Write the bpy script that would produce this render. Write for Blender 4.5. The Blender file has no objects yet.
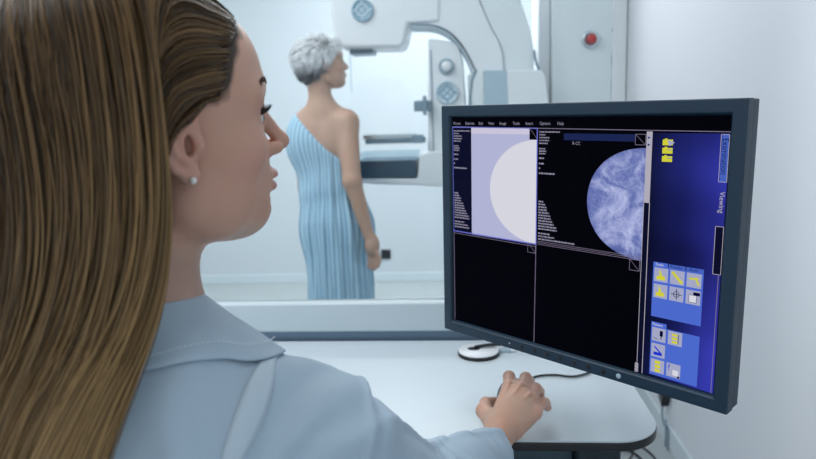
import bpy, bmesh, math, random
import numpy as np
from math import sin, cos, radians, pi
from mathutils import Vector, Matrix

random.seed(7)
rng = np.random.default_rng(7)
SC = bpy.context.scene
COL = SC.collection

# ------------------------------------------------------------------ camera
F, CX, CY = 650.0, 408.0, 229.5
PITCH, YAW, ROLL = radians(10), radians(5), radians(2)
CAM = np.array([0, 0, 1.25])
fw = np.array([-sin(YAW) * cos(PITCH), cos(YAW) * cos(PITCH), -sin(PITCH)])
r0 = np.array([cos(YAW), sin(YAW), 0.0]); u0 = np.cross(r0, fw)
CR = cos(ROLL) * r0 - sin(ROLL) * u0
CU = sin(ROLL) * r0 + cos(ROLL) * u0
cd = bpy.data.cameras.new('camera'); co = bpy.data.objects.new('camera', cd); COL.objects.link(co)
cd.sensor_width = 36; cd.lens = F / 816 * 36; cd.clip_start = 0.02
co.matrix_world = Matrix(((CR[0], CU[0], -fw[0], CAM[0]), (CR[1], CU[1], -fw[1], CAM[1]), (CR[2], CU[2], -fw[2], CAM[2]), (0, 0, 0, 1)))
cd.dof.use_dof = True; cd.dof.focus_distance = 0.80; cd.dof.aperture_fstop = 29 / 5.0
SC.camera = co

def ray(x, y): return CR * (x - CX) / F - CU * (y - CY) / F + fw
def on_z(x, y, z): d = ray(x, y); return CAM + d * (z - CAM[2]) / d[2]
def on_y(x, y, Y): d = ray(x, y); return CAM + d * (Y - CAM[1]) / d[1]
def on_x(x, y, X): d = ray(x, y); return CAM + d * (X - CAM[0]) / d[0]

# ------------------------------------------------------------------ world and lights
W = bpy.data.worlds.new('world'); SC.world = W; W.use_nodes = True
W.node_tree.nodes['Background'].inputs[0].default_value = (0.80, 0.87, 0.95, 1)
W.node_tree.nodes['Background'].inputs[1].default_value = 0.95
SC.view_settings.view_transform = 'Standard'; SC.view_settings.look = 'None'
SC.view_settings.gamma = 1; SC.view_settings.use_curve_mapping = False
SC.view_settings.exposure = 0.0
SC.cycles.use_denoising = True
SC.cycles.max_bounces = 8

def area(name, loc, sx, sy, power, color=(0.96, 0.98, 1.0)):
    l = bpy.data.lights.new(name, 'AREA'); l.shape = 'RECTANGLE'; l.size = sx; l.size_y = sy
    l.energy = power; l.color = color
    o = bpy.data.objects.new(name, l); COL.objects.link(o); o.location = loc
    return o
area('examination_room_light', (-0.25, 3.65, 2.66), 0.8, 0.8, 40)
area('examination_room_light', (-2.2, 3.2, 2.66), 1.2, 1.2, 9)
area('examination_room_light', (-1.25, 2.0, 2.66), 1.0, 0.8, 15)  # added fill, out of view, brightens the front of the mammography machine
area('console_room_light', (-0.55, 0.95, 2.66), 1.2, 0.6, 15)
area('console_room_light', (-2.0, 1.0, 2.66), 1.2, 1.2, 23)  # added fill, out of view, lifts the right wall more than the desk

# ------------------------------------------------------------------ materials
MATS = {}
def mat(name, col, rough=0.5, metal=0.0, spec=0.5, coat=0.0, noise=0.0, nscale=8, bump=0.0, bscale=200, sss=0.0, emit=None, emit_s=1.0):
    if name in MATS: return MATS[name]
    m = bpy.data.materials.new(name); m.use_nodes = True; MATS[name] = m
    nt = m.node_tree; b = nt.nodes['Principled BSDF']
    c = (*col, 1)
    b.inputs['Base Color'].default_value = c; b.inputs['Roughness'].default_value = rough
    b.inputs['Metallic'].default_value = metal; b.inputs['Specular IOR Level'].default_value = spec
    b.inputs['Coat Weight'].default_value = coat
    if sss:
        b.inputs['Subsurface Weight'].default_value = sss
        b.inputs['Subsurface Radius'].default_value = (1.0, 0.35, 0.2); b.inputs['Subsurface Scale'].default_value = 0.004
    if emit:
        b.inputs['Emission Color'].default_value = (*emit, 1); b.inputs['Emission Strength'].default_value = emit_s
    tc = nt.nodes.new('ShaderNodeTexCoord')
    if noise:
        n = nt.nodes.new('ShaderNodeTexNoise'); n.inputs['Scale'].default_value = nscale; n.inputs['Detail'].default_value = 4
        nt.links.new(tc.outputs['Object'], n.inputs['Vector'])
        mx = nt.nodes.new('ShaderNodeMix'); mx.data_type = 'RGBA'
        mx.inputs[6].default_value = tuple(v * (1 - noise) for v in col) + (1,)
        mx.inputs[7].default_value = tuple(min(1, v * (1 + noise)) for v in col) + (1,)
        nt.links.new(n.outputs['Fac'], mx.inputs[0]); nt.links.new(mx.outputs[2], b.inputs['Base Color'])
    if bump:
        n2 = nt.nodes.new('ShaderNodeTexNoise'); n2.inputs['Scale'].default_value = bscale; n2.inputs['Detail'].default_value = 3
        nt.links.new(tc.outputs['Object'], n2.inputs['Vector'])
        bp = nt.nodes.new('ShaderNodeBump'); bp.inputs['Strength'].default_value = bump; bp.inputs['Distance'].default_value = 0.002
        nt.links.new(n2.outputs['Fac'], bp.inputs['Height']); nt.links.new(bp.outputs['Normal'], b.inputs['Normal'])
    return m

def emis(name, col, s=1.0):
    if name in MATS: return MATS[name]
    m = bpy.data.materials.new(name); m.use_nodes = True; MATS[name] = m
    b = m.node_tree.nodes['Principled BSDF']
    b.inputs['Base Color'].default_value = (0.0008, 0.0008, 0.001, 1); b.inputs['Roughness'].default_value = 0.45
    b.inputs['Specular IOR Level'].default_value = 0.015
    b.inputs['Emission Color'].default_value = (*col, 1); b.inputs['Emission Strength'].default_value = s
    return m

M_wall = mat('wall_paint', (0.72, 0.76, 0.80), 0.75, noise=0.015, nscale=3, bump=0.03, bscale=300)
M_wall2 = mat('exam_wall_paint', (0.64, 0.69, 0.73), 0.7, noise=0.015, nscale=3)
M_ceil = mat('ceiling_paint', (0.85, 0.87, 0.88), 0.9)
M_floor = mat('vinyl_floor', (0.46, 0.50, 0.51), 0.35, noise=0.06, nscale=12)
M_base = mat('baseboard_paint', (0.66, 0.74, 0.78), 0.5)
M_frame = mat('frame_enamel', (0.60, 0.69, 0.73), 0.4)
M_low = mat('parapet_paint', (0.20, 0.29, 0.39), 0.6)
M_white = mat('white_plastic', (0.82, 0.84, 0.87), 0.35)
M_white2 = mat('cool_white_enamel', (0.78, 0.83, 0.85), 0.3)
M_pgrey = mat('pale_grey_plastic', (0.42, 0.54, 0.62), 0.4)
M_ggrey = mat('steel_grey_plastic', (0.20, 0.29, 0.36), 0.4)
M_dblue = mat('dark_slate_plastic', (0.009, 0.032, 0.060), 0.45, bump=0.05, bscale=900)
M_black = mat('black_plastic', (0.008, 0.010, 0.013), 0.35)
M_rubber = mat('black_rubber', (0.012, 0.014, 0.018), 0.6)
M_desk = mat('desk_laminate', (0.62, 0.70, 0.75), 0.32, noise=0.01, nscale=20)
M_metal = mat('brushed_metal', (0.62, 0.68, 0.72), 0.3, metal=0.9)
M_red = mat('red_plastic', (0.55, 0.03, 0.03), 0.35)
M_pearl = mat('pearl', (0.86, 0.84, 0.80), 0.18, coat=0.6)

# ------------------------------------------------------------------ mesh helpers
def tag(o, label=None, cat=None, group=None, kind=None):
    if label: o['label'] = label
    if cat: o['category'] = cat
    if group: o['group'] = group
    if kind: o['kind'] = kind
    return o
def empty(name, loc, rz=0):
    o = bpy.data.objects.new(name, None); COL.objects.link(o); o.location = loc; o.rotation_euler = (0, 0, rz); o.empty_display_size = 0.1
    return o
def link_mesh(name, me, parent=None, loc=(0, 0, 0), rot=(0, 0, 0)):
    o = bpy.data.objects.new(name, me); COL.objects.link(o); o.location = loc; o.rotation_euler = rot
    if parent: o.parent = parent
    return o
def smooth(me, on=True):
    me.polygons.foreach_set('use_smooth', [on] * len(me.polygons)); me.update()
def bm_obj(name, bm, m, parent=None, loc=(0, 0, 0), rot=(0, 0, 0), sm=False, bevel=0, seg=3):
    me = bpy.data.meshes.new(name); bmesh.ops.recalc_face_normals(bm, faces=bm.faces); bm.to_mesh(me); bm.free()
    for x in (m if isinstance(m, (list, tuple)) else [m]): me.materials.append(x)
    o = link_mesh(name, me, parent, loc, rot)
    if bevel:
        b = o.modifiers.new('bevel', 'BEVEL'); b.width = bevel; b.segments = seg; b.limit_method = 'ANGLE'; b.angle_limit = radians(40)
        b.harden_normals = False
        smooth(me)
        w = o.modifiers.new('wn', 'WEIGHTED_NORMAL'); w.keep_sharp = True
    elif sm: smooth(me)
    return o
def add_box(bm, x0, x1, y0, y1, z0, z1, mi=0):
    v = [bm.verts.new(p) for p in ((x0, y0, z0), (x1, y0, z0), (x1, y1, z0), (x0, y1, z0), (x0, y0, z1), (x1, y0, z1), (x1, y1, z1), (x0, y1, z1))]
    for f in ((0, 3, 2, 1), (4, 5, 6, 7), (0, 1, 5, 4), (1, 2, 6, 5), (2, 3, 7, 6), (3, 0, 4, 7)):
        fa = bm.faces.new([v[i] for i in f]); fa.material_index = mi
def box(name, a, b, m, parent=None, loc=(0, 0, 0), bevel=0.0, rot=(0, 0, 0)):
    bm = bmesh.new(); add_box(bm, a[0], b[0], a[1], b[1], a[2], b[2]); return bm_obj(name, bm, m, parent, loc, rot, bevel=bevel)
def prism(name, pts, y0, y1, m, parent=None, axis='y', bevel=0.0, seg=3):
    """pts (a,b) outline extruded along axis"""
    bm = bmesh.new()
    def P(a, b, t): return {'y': (a, t, b), 'z': (a, b, t), 'x': (t, a, b)}[axis]
    A = [bm.verts.new(P(a, b, y0)) for a, b in pts]; B = [bm.verts.new(P(a, b, y1)) for a, b in pts]
    n = len(pts)
    bm.faces.new(A); bm.faces.new(B[::-1])
    for i in range(n): bm.faces.new((A[i], A[(i + 1) % n], B[(i + 1) % n], B[i]))
    return bm_obj(name, bm, m, parent, bevel=bevel, seg=seg)
def strip_prism(name, inner, outer, y0, y1, m, parent=None, bevel=0.0):
    """curved band between two polylines in the xz plane"""
    bm = bmesh.new()
    V = [[[bm.verts.new((p[0], y, p[1])) for p in L] for y in (y0, y1)] for L in (inner, outer)]
    n = len(inner)
    for i in range(n - 1):
        a, b = V[0][0], V[1][0]; c, d = V[0][1], V[1][1]
        bm.faces.new((a[i], a[i + 1], b[i + 1], b[i])); bm.faces.new((c[i], d[i], d[i + 1], c[i + 1]))
        bm.faces.new((a[i], c[i], c[i + 1], a[i + 1])); bm.faces.new((b[i], b[i + 1], d[i + 1], d[i]))
    for i in (0, n - 1): bm.faces.new((V[0][0][i], V[1][0][i], V[1][1][i], V[0][1][i]))
    return bm_obj(name, bm, m, parent, bevel=bevel)
def lathe(bm, prof, M=Matrix(), n=40, mi=0):
    """prof (r,h) around local z"""
    rings = []
    for r, h in prof:
        if r < 1e-6: rings.append([bm.verts.new(M @ Vector((0, 0, h)))])
        else: rings.append([bm.verts.new(M @ Vector((r * cos(2 * pi * i / n), r * sin(2 * pi * i / n), h))) for i in range(n)])
    for a, b in zip(rings, rings[1:]):
        for i in range(n):
            j = (i + 1) % n
            if len(a) == 1 and len(b) == 1: continue
            if len(a) == 1: f = (a[0], b[i], b[j])
            elif len(b) == 1: f = (a[i], a[j], b[0])
            else: f = (a[i], a[j], b[j], b[i])
            fa = bm.faces.new(f); fa.material_index = mi; fa.smooth = True
def lathe_obj(name, prof, m, parent=None, M=Matrix(), n=40):
    bm = bmesh.new(); lathe(bm, prof, M, n); return bm_obj(name, bm, m, parent)
def catmull(P, n=8, closed=False):
    P = [np.array(p, float) for p in P]; out = []
    m = len(P)
    for i in range(m if closed else m - 1):
        p1, p2 = P[i], P[(i + 1) % m]
        p0 = P[i - 1] if (i > 0 or closed) else 2 * p1 - p2
        p3 = P[(i + 2) % m] if (i + 2 < m or closed) else 2 * p2 - p1
        for k in range(n):
            t = k / n
            out.append(0.5 * ((2 * p1) + (-p0 + p2) * t + (2 * p0 - 5 * p1 + 4 * p2 - p3) * t * t + (-p0 + 3 * p1 - 3 * p2 + p3) * t ** 3))
    if not closed: out.append(P[-1])
    return out
def add_tube(bm, pts, r, n=10, mi=0):
    pts = [Vector(p) for p in pts]; rings = []
    rr = r if hasattr(r, '__len__') else [r] * len(pts)
    t = (pts[1] - pts[0]).normalized(); up = Vector((0, 0, 1)) if abs(t.z) < 0.9 else Vector((1, 0, 0))
    nrm = t.cross(up).normalized()
    for i, p in enumerate(pts):
        t = (pts[min(i + 1, len(pts) - 1)] - pts[max(i - 1, 0)]).normalized()
        nrm = (nrm - t * nrm.dot(t)).normalized(); b = t.cross(nrm)
        rings.append([bm.verts.new(p + (nrm * cos(2 * pi * k / n) + b * sin(2 * pi * k / n)) * rr[i]) for k in range(n)])
    for a, b in zip(rings, rings[1:]):
        for k in range(n):
            f = bm.faces.new((a[k], a[(k + 1) % n], b[(k + 1) % n], b[k])); f.smooth = True; f.material_index = mi
    bm.faces.new(rings[0][::-1]); bm.faces.new(rings[-1])
def tube(name, pts, r, m, parent=None, n=10, loc=(0, 0, 0)):
    bm = bmesh.new(); add_tube(bm, pts, r, n); return bm_obj(name, bm, m, parent, loc)

# ------------------------------------------------------------------ setting
XR = 0.752; YB = 4.80; XL = -3.2; YN = -1.6; ZC = 2.7
def struct(o): return tag(o, kind='structure')
struct(box('floor', (XL, YN, -0.1), (XR + 0.1, YB + 0.1, 0), M_floor))
struct(box('ceiling', (XL, YN, ZC), (XR + 0.1, YB + 0.1, ZC + 0.1), M_ceil))
struct(box('wall_right', (XR, YN, 0), (XR + 0.1, YB + 0.1, ZC), M_wall))
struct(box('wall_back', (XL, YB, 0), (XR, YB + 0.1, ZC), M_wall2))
struct(box('wall_left', (XL - 0.1, YN, 0), (XL, YB + 0.1, ZC), M_wall))
struct(box('baseboard_right', (XR - 0.014, YN, 0), (XR, YB - 0.013, 0.085), M_base, bevel=0.004))
struct(box('baseboard_back', (XL, YB - 0.012, 0), (XR, YB, 0.07), M_base, bevel=0.004))
# partition: low parapet, projecting sill, frameless glass screen
YP = 1.40; XE = 0.30
s0 = on_y(320, 301.5, YP)[2]
struct(box('wall_partition', (XL, YP + 0.0, 0), (XE - 0.02, YP + 0.022, s0 - .0685), M_low))
win = struct(box('window_1', (XL, YP - 0.015, s0 - 0.068), (XE, YP + 0.022, s0), M_frame, bevel=0.006))
def glass_mat():
    m = bpy.data.materials.new('screen_glass'); m.use_nodes = True; nt = m.node_tree
    nt.nodes.remove(nt.nodes['Principled BSDF'])
    t = nt.nodes.new('ShaderNodeBsdfTransparent'); t.inputs[0].default_value = (0.955, 0.985, 0.985, 1)
    g = nt.nodes.new('ShaderNodeBsdfGlossy'); g.inputs['Roughness'].default_value = 0.02
    fr = nt.nodes.new('ShaderNodeFresnel'); fr.inputs['IOR'].default_value = 1.35
    mx = nt.nodes.new('ShaderNodeMixShader')
    nt.links.new(fr.outputs[0], mx.inputs[0]); nt.links.new(t.outputs[0], mx.inputs[1]); nt.links.new(g.outputs[0], mx.inputs[2])
    nt.links.new(mx.outputs[0], nt.nodes['Material Output'].inputs[0])
    return m
M_glass = glass_mat()
g = box('glass_pane', (XL, YP + 0.006, s0 - 0.01), (XE + 0.01, YP + 0.014, 2.1), M_glass, win)
tr = struct(box('trim_1', (XL, YP - 0.015, 2.1), (XE, YP + 0.035, 2.14), M_frame, bevel=0.004))

# ceiling lamps' housings (the lights sit right under them), two for added fill lights
for (x, y, a, b, lab) in ((-0.25, 3.65, .42, .42, 'square ceiling panel light above and behind the mammography machine'), (-1.25, 2.0, .52, .42, 'rectangular ceiling panel light added as fill just beyond the glass'), (-2.2, 3.2, .62, .62, 'square ceiling panel light in the far left of the room'), (-0.55, 0.95, .62, .32, 'rectangular ceiling panel light above the desk'), (-2.0, 1.0, .62, .62, 'square ceiling panel light added as fill left of the desk, on the near side of the glass')):
    e = tag(empty('ceiling_light', (x, y, ZC)), lab, 'ceiling light', 'ceiling panel lights')
    box('housing', (-a, -b, -0.025), (a, b, 0), M_white, e)

# ------------------------------------------------------------------ desk
ZD = 0.75
def desk_outline(x0, x1, y0, y1, r):
    pts = [(x0, y0)]
    for k in range(13):
        a = -pi / 2 + pi / 2 * k / 12; pts.append((x1 - r + r * cos(a), y0 + r + r * sin(a)))
    pts += [(x1, y1), (x0, y1)]
    return pts
desk = tag(empty('desk', (-0.3, 1.15, 0)), 'white laminate desk top with black edge band and rounded right corner, under the monitor', 'desk')
o = prism('desktop', desk_outline(-1.3, 0.302, 0.940, 1.39, 0.075), ZD - 0.003, ZD, M_desk, None, 'z')
o.parent = desk; o.location = (0.3, -1.15, 0)
o = prism('edge_band', desk_outline(-1.3, 0.303, 0.939, 1.39, 0.075), ZD - 0.018, ZD - 0.003, M_black, None, 'z', bevel=0.003)
o.parent = desk; o.location = (0.3, -1.15, 0)
for x, y in ((-1.2, 1.0), (-1.2, 1.33), (-0.10, 1.33)):
    box('leg', (x - 0.025 + 0.3, y - 0.025 - 1.15, 0), (x + 0.025 + 0.3, y + 0.025 - 1.15, ZD - 0.026), M_ggrey, desk, bevel=0.003)
# dark computer case standing on a drawer unit below the desk
e = tag(empty('drawer_unit', (0.12, 1.24, 0)), 'dark slate drawer unit standing under the right side of the desk', 'drawer unit')
M_teal = mat('teal_slate_laminate', (0.035, 0.075, 0.10), .45); M_dteal = mat('dark_teal_laminate', (0.010, 0.026, 0.034), .45)
box('body', (-0.15, -0.10, 0.02), (0.072, 0.13, 0.66), M_teal, e, bevel=0.004)
box('side_panel', (0.0725, -0.135, 0.0), (0.155, 0.13, 0.665), M_dteal, e, bevel=0.010)
for k in range(3):
    d = box('drawer', (-0.115, -0.116, 0.05 + k * 0.205), (0.071, -0.1005, 0.245 + k * 0.205), M_teal, e, bevel=0.003)
    box('handle', (-0.045, -0.128, 0.19 + k * 0.205), (0.0, -0.1165, 0.20 + k * 0.205), M_metal, d, bevel=0.002)
box('corner_post', (-0.162, -0.122, 0.02), (-0.1505, 0.12, 0.66), M_dteal, e, bevel=0.002)

# ------------------------------------------------------------------ monitor
TL = np.array([-.032, 1.038, 1.262]); RT = np.array([.7466, -.6651, -.0145]); RT /= np.linalg.norm(RT)
BK = np.array([.6651, .7466, 0.0]); BK /= np.linalg.norm(BK); DN = -np.cross(RT, BK); DN /= np.linalg.norm(DN)
if DN[2] > 0: DN = -DN
MW, MH = 0.4535, 0.3655
mc = TL + RT * MW / 2 + DN * MH
mon = bpy.data.objects.new('monitor', None); COL.objects.link(mon)
mon.matrix_world = Matrix(((RT[0], BK[0], -DN[0], mc[0]), (RT[1], BK[1], -DN[1], mc[1]), (RT[2], BK[2], -DN[2], mc[2]), (0, 0, 0, 1)))
tag(mon, 'large dark blue-grey monitor showing mammogram scans above the desk', 'monitor')
hw = MW / 2; bz = 0.0155
def UV(u, v, d=0.0): return (u / 1000 - hw, d, MH - v / 1000)
bm = bmesh.new()   # bezel ring
o4 = [(-hw, 0), (hw, 0), (hw, MH), (-hw, MH)]; i4 = [(-hw + bz, bz), (hw - bz, bz), (hw - bz, MH - bz), (-hw + bz, MH - bz)]
i5 = [(-hw + bz + .003, bz + .003), (hw - bz - .003, bz + .003), (hw - bz - .003, MH - bz - .003), (-hw + bz + .003, MH - bz - .003)]
of = [bm.verts.new((a, 0, b)) for a, b in o4]; inf = [bm.verts.new((a, 0, b)) for a, b in i4]; inb = [bm.verts.new((a, 0.006, b)) for a, b in i5]; ob = [bm.verts.new((a, 0.018, b)) for a, b in o4]
ibb = [bm.verts.new((a, 0.018, b)) for a, b in i5]
for k in range(4):
    j = (k + 1) % 4
    bm.faces.new((of[k], of[j], inf[j], inf[k])); bm.faces.new((inf[k], inf[j], inb[j], inb[k])); bm.faces.new((of[k], ob[k], ob[j], of[j]))
    bm.faces.new((inb[k], inb[j], ibb[j], ibb[k])); bm.faces.new((ibb[k], ibb[j], ob[j], ob[k]))
bm_obj('bezel', bm, M_dblue, mon, bevel=0.0015, seg=2)
bm = bmesh.new(); add_box(bm, -hw + .0008, hw - .0008, 0.0182, 0.036, .0008, MH - .0008)
back = bm_obj('back_cover', bm, M_dblue, mon, bevel=0.002, seg=2)
prism('rear_housing', [(-0.14, 0.06), (0.14, 0.06), (0.14, 0.31), (-0.14, 0.31)], 0.0362, 0.062, M_dblue, mon, bevel=0.012)
SW0, SH0, SW1, SH1 = 18.2, 18.2, MW * 1000 - 18.2, MH * 1000 - 18.2

ui = bmesh.new(); UIM = []
def umi(m):
    if m not in UIM: UIM.append(m)
    return UIM.index(m)
def upoly(pts, m, lay):
    vs = [ui.verts.new(UV(u, v, 0.0058 - lay * 0.00012)) for u, v in pts]
    f = ui.faces.new(vs); f.material_index = umi(m)
def urect(u0, v0, u1, v1, m, lay): upoly([(u0, v0), (u0, v1), (u1, v1), (u1, v0)], m, lay)
def uline(a, b, w, m, lay):
    a = np.array(a, float); b = np.array(b, float); d = b - a; d /= np.linalg.norm(d); n = np.array([-d[1], d[0]]) * w / 2
    upoly([a + n, a - n, b - n, b + n], m, lay)
def ubox(u0, v0, u1, v1, w, m, lay):
    for a, b in (((u0, v0), (u1, v0)), ((u1, v0), (u1, v1)), ((u1, v1), (u0, v1)), ((u0, v1), (u0, v0))): uline(a, b, w, m, lay)
E_blk = emis('display_black', (0.0004, 0.0005, 0.0022), 1.0)
E_navy = emis('display_navy', (0.003, 0.004, 0.02), 1.0)
E_lil = emis('display_lilac', (0.44, 0.45, 0.66), 1)
E_lil2 = emis('display_pale_lilac', (0.62, 0.58, 0.74), 0.95)
E_wht = emis('display_white', (0.70, 0.70, 0.78), 0.95)
E_txt = emis('display_text', (0.27, 0.26, 0.36), 1.0)
E_line = emis('display_line', (0.20, 0.17, 0.26), 1.0)
E_bl = emis('display_blue_line', (0.14, 0.16, 0.62), 1.0)
E_pan = emis('display_panel_blue', (0.07, 0.14, 0.60), 1.0)
E_tab = emis('display_tab_blue', (0.06, 0.12, 0.50), 1.0)
E_btn = emis('display_button', (0.36, 0.38, 0.55), 1.0)
E_yel = emis('display_yellow', (0.62, 0.60, 0.04), 1.0)
E_bar = emis('display_title_bar', (0.010, 0.018, 0.08), 1.0)
E_ink = emis('display_ink', (0.0, 0.0, 0.03), 1.0)
E_grey = emis('display_scroll_grey', (0.42, 0.40, 0.47), 1.0)
def side_gradient():
    m = emis('display_blue_side', (0, 0, 0), 1.0); nt = m.node_tree; b = nt.nodes['Principled BSDF']
    tc = nt.nodes.new('ShaderNodeTexCoord'); sp = nt.nodes.new('ShaderNodeSeparateXYZ')
    nt.links.new(tc.outputs['Object'], sp.inputs[0])
    mr = nt.nodes.new('ShaderNodeMapRange'); mr.inputs[1].default_value = 0.345 - hw; mr.inputs[2].default_value = 0.432 - hw
    nt.links.new(sp.outputs['X'], mr.inputs[0])
    cr = nt.nodes.new('ShaderNodeValToRGB'); cr.color_ramp.elements[0].color = (0.004, 0.006, 0.035, 1); cr.color_ramp.elements[1].color = (0.03, 0.035, 0.34, 1)
    e2 = cr.color_ramp.elements.new(0.5); e2.color = (0.012, 0.016, 0.14, 1)
    nt.links.new(mr.outputs[0], cr.inputs[0])
    n = nt.nodes.new('ShaderNodeTexNoise'); n.inputs['Scale'].default_value = 9; n.inputs['Detail'].default_value = 1
    nt.links.new(tc.outputs['Object'], n.inputs['Vector'])
    mr2 = nt.nodes.new('ShaderNodeMapRange'); mr2.inputs[1].default_value = 0.3; mr2.inputs[2].default_value = 0.7; mr2.inputs[3].default_value = 0.45; mr2.inputs[4].default_value = 1.25
    nt.links.new(n.outputs['Fac'], mr2.inputs[0])
    nt.links.new(cr.outputs[0], b.inputs['Emission Color']); nt.links.new(mr2.outputs[0], b.inputs['Emission Strength'])
    return m
def tissue(cu, cv):
    m = emis('display_tissue_scan', (0, 0, 0), 1.0); nt = m.node_tree; b = nt.nodes['Principled BSDF']
    tc = nt.nodes.new('ShaderNodeTexCoord'); mp = nt.nodes.new('ShaderNodeMapping')
    c = UV(cu, cv); mp.inputs['Location'].default_value = (-c[0], 0, -c[2])
    nt.links.new(tc.outputs['Object'], mp.inputs[0])
    n = nt.nodes.new('ShaderNodeTexNoise'); n.inputs['Scale'].default_value = 34; n.inputs['Detail'].default_value = 5; n.inputs['Distortion'].default_value = 0.7
    nt.links.new(mp.outputs[0], n.inputs['Vector'])
    ad = nt.nodes.new('ShaderNodeMix'); ad.data_type = 'VECTOR'; ad.inputs[0].default_value = 0.035
    nt.links.new(mp.outputs[0], ad.inputs[4]); nt.links.new(n.outputs['Color'], ad.inputs[5])
    v = nt.nodes.new('ShaderNodeTexVoronoi'); v.feature = 'DISTANCE_TO_EDGE'; v.inputs['Scale'].default_value = 85
    nt.links.new(ad.outputs[1], v.inputs['Vector'])
    mr = nt.nodes.new('ShaderNodeMapRange'); mr.inputs[1].default_value = 0.0; mr.inputs[2].default_value = 0.10; mr.inputs[3].default_value = 0.07; mr.inputs[4].default_value = 0.0
    nt.links.new(v.outputs['Distance'], mr.inputs[0])
    n2 = nt.nodes.new('ShaderNodeTexNoise'); n2.inputs['Scale'].default_value = 26; n2.inputs['Detail'].default_value = 8; n2.inputs['Distortion'].default_value = 1.6
    nt.links.new(mp.outputs[0], n2.inputs['Vector'])
    ln = nt.nodes.new('ShaderNodeVectorMath'); ln.operation = 'LENGTH'; nt.links.new(mp.outputs[0], ln.inputs[0])
    ed = nt.nodes.new('ShaderNodeMapRange'); ed.inputs[1].default_value = 0.062; ed.inputs[2].default_value = 0.083; ed.inputs[3].default_value = 1.0; ed.inputs[4].default_value = 0.42
    nt.links.new(ln.outputs['Value'], ed.inputs[0])
    a = nt.nodes.new('ShaderNodeMath'); a.operation = 'ADD'; nt.links.new(mr.outputs[0], a.inputs[0]); nt.links.new(n2.outputs['Fac'], a.inputs[1])
    mu = nt.nodes.new('ShaderNodeMath'); mu.operation = 'MULTIPLY'; nt.links.new(a.outputs[0], mu.inputs[0]); nt.links.new(ed.outputs[0], mu.inputs[1])
    cr = nt.nodes.new('ShaderNodeValToRGB'); cr.color_ramp.elements[0].position = 0.12; cr.color_ramp.elements[0].color = (0.04, 0.06, 0.24, 1)
    cr.color_ramp.elements[1].position = 0.85; cr.color_ramp.elements[1].color = (0.62, 0.66, 0.95, 1)
    e2 = cr.color_ramp.elements.new(0.42); e2.color = (0.14, 0.18, 0.44, 1)
    nt.links.new(mu.outputs[0], cr.inputs[0]); nt.links.new(cr.outputs[0], b.inputs['Emission Color'])
    return m
urect(SW0 - 1, SH0 - 1, SW1 + 1, SH1 + 1, E_blk, 0)
# left pane
urect(18.5, 33.5, 57, 196, E_navy, 1)
urect(57, 33.5, 177.5, 199, E_lil, 1)
urect(57, 33.5, 164.8, 42.5, E_lil2, 2)
cc = [(177.5, 49.5)]
for k in range(41):
    t = k / 40; a = radians(90 + 180 * t)
    cc.append((177.5 + 84 * cos(a) * (1 if t < 2 else 1), 124 - 74 * sin(a)))
cc.append((177.5, 198.5)); upoly(cc[1:-1], E_wht, 2)
urect(164.8, 33.5, 178, 49.8, E_blk, 3); uline((165.5, 34), (178, 49), 0.5, E_line, 4)
uline((18.5, 33), (178.2, 34), 1.4, E_bl, 4); uline((19.2, 33), (19.2, 199), 1.0, E_bl, 4)
uline((178, 34), (178, 199), 1.6, E_bl, 4); uline((18.5, 197.5), (178, 198.5), 1.6, E_bl, 4)
uline((18.5, 201), (178, 202), 0.7, E_line, 4)
uline((178, 199), (176.5, 346), 0.9, E_line, 4)
uline((19.6, 200), (19.6, 346), 0.9, E_line, 4)
# right pane
urect(220.8, 40.5, 323.2, 49.5, E_bar, 2)
ubox(323.3, 40.5, 336.5, 53.3, 0.6, E_line, 3); uline((323.3, 40.5), (336.5, 53.3), 0.5, E_line, 3)
bp = []
for k in range(37):
    a = radians(90 + 180 * k / 36); bp.append((337.5 + 81.5 * cos(a) * (1 - 0.03 * cos(2 * a)), 127.5 - 70.5 * sin(a)))
upoly(bp, tissue(330, 126), 2)
for k in range(3): uline((180, 193.5 + k * 2.2), (337, 193.5 + k * 2.2), 0.6, E_line, 3)
for (a, b) in ((163.8, 196.7), (322, 197)):
    ubox(a, b + 1, a + 13.5, b + 15, 0.6, E_line, 4); uline((a, b + 1), (a + 13.5, b + 15), 0.5, E_line, 4)
uline((18.5, 36 - 3.6), (SW1, 36.5), 0.9, E_line, 4)
# scroll bar
urect(337.6, 37, 345, 124, E_grey, 3); urect(337.6, 124, 345, 346, E_navy, 3)
uline((337.6, 124), (337.6, 346), 0.7, E_grey, 4); uline((345, 124), (345, 346), 0.9, E_grey, 4)
urect(338.6, 42, 343.6, 46.5, E_btn, 4); urect(338.6, 50, 343.6, 54.5, E_btn, 4)
for v in (43, 51.5): upoly([(339.5, v), (342.8, v + 1.4), (339.5, v + 2.8)], E_ink, 5)
urect(335, 334, 339.5, 346, E_grey, 5)
for v in (336, 340, 343.5): uline((335.5, v), (339, v + 1.5), 0.8, E_ink, 6)
# blue side column
urect(345.4, 38.5, SW1 - 1, 346, side_gradient(), 1)
uline((SW1 - 3.5, 200), (SW1 - 3.5, 346), 0.8, E_line, 3)
for v, c in ((45, 0), (54.8, 1), (64.6, 1)):
    urect(358, v + 1.2, 370.5, v + 8, E_yel, 3); urect(360.5, v, 364, v + 1.3, E_yel, 3)
    uline((364, v + 3.6), (370.5, v + 3.6), 0.6, E_tab, 4)
upoly([(364, 46.5), (373, 49.5), (366, 54)], E_btn, 5)
urect(426.5, 39.5, SW1 - 1.2, 92.6, E_tab, 2)
ubox(425.2, 39.5, SW1 - 1.2, 92.6, 0.6, E_grey, 3)
ubox(425.2, 143.8, SW1 - 1.2, 200, 0.6, E_grey, 3); urect(425.5, 144.2, SW1 - 1.5, 200, E_navy, 2)
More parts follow.
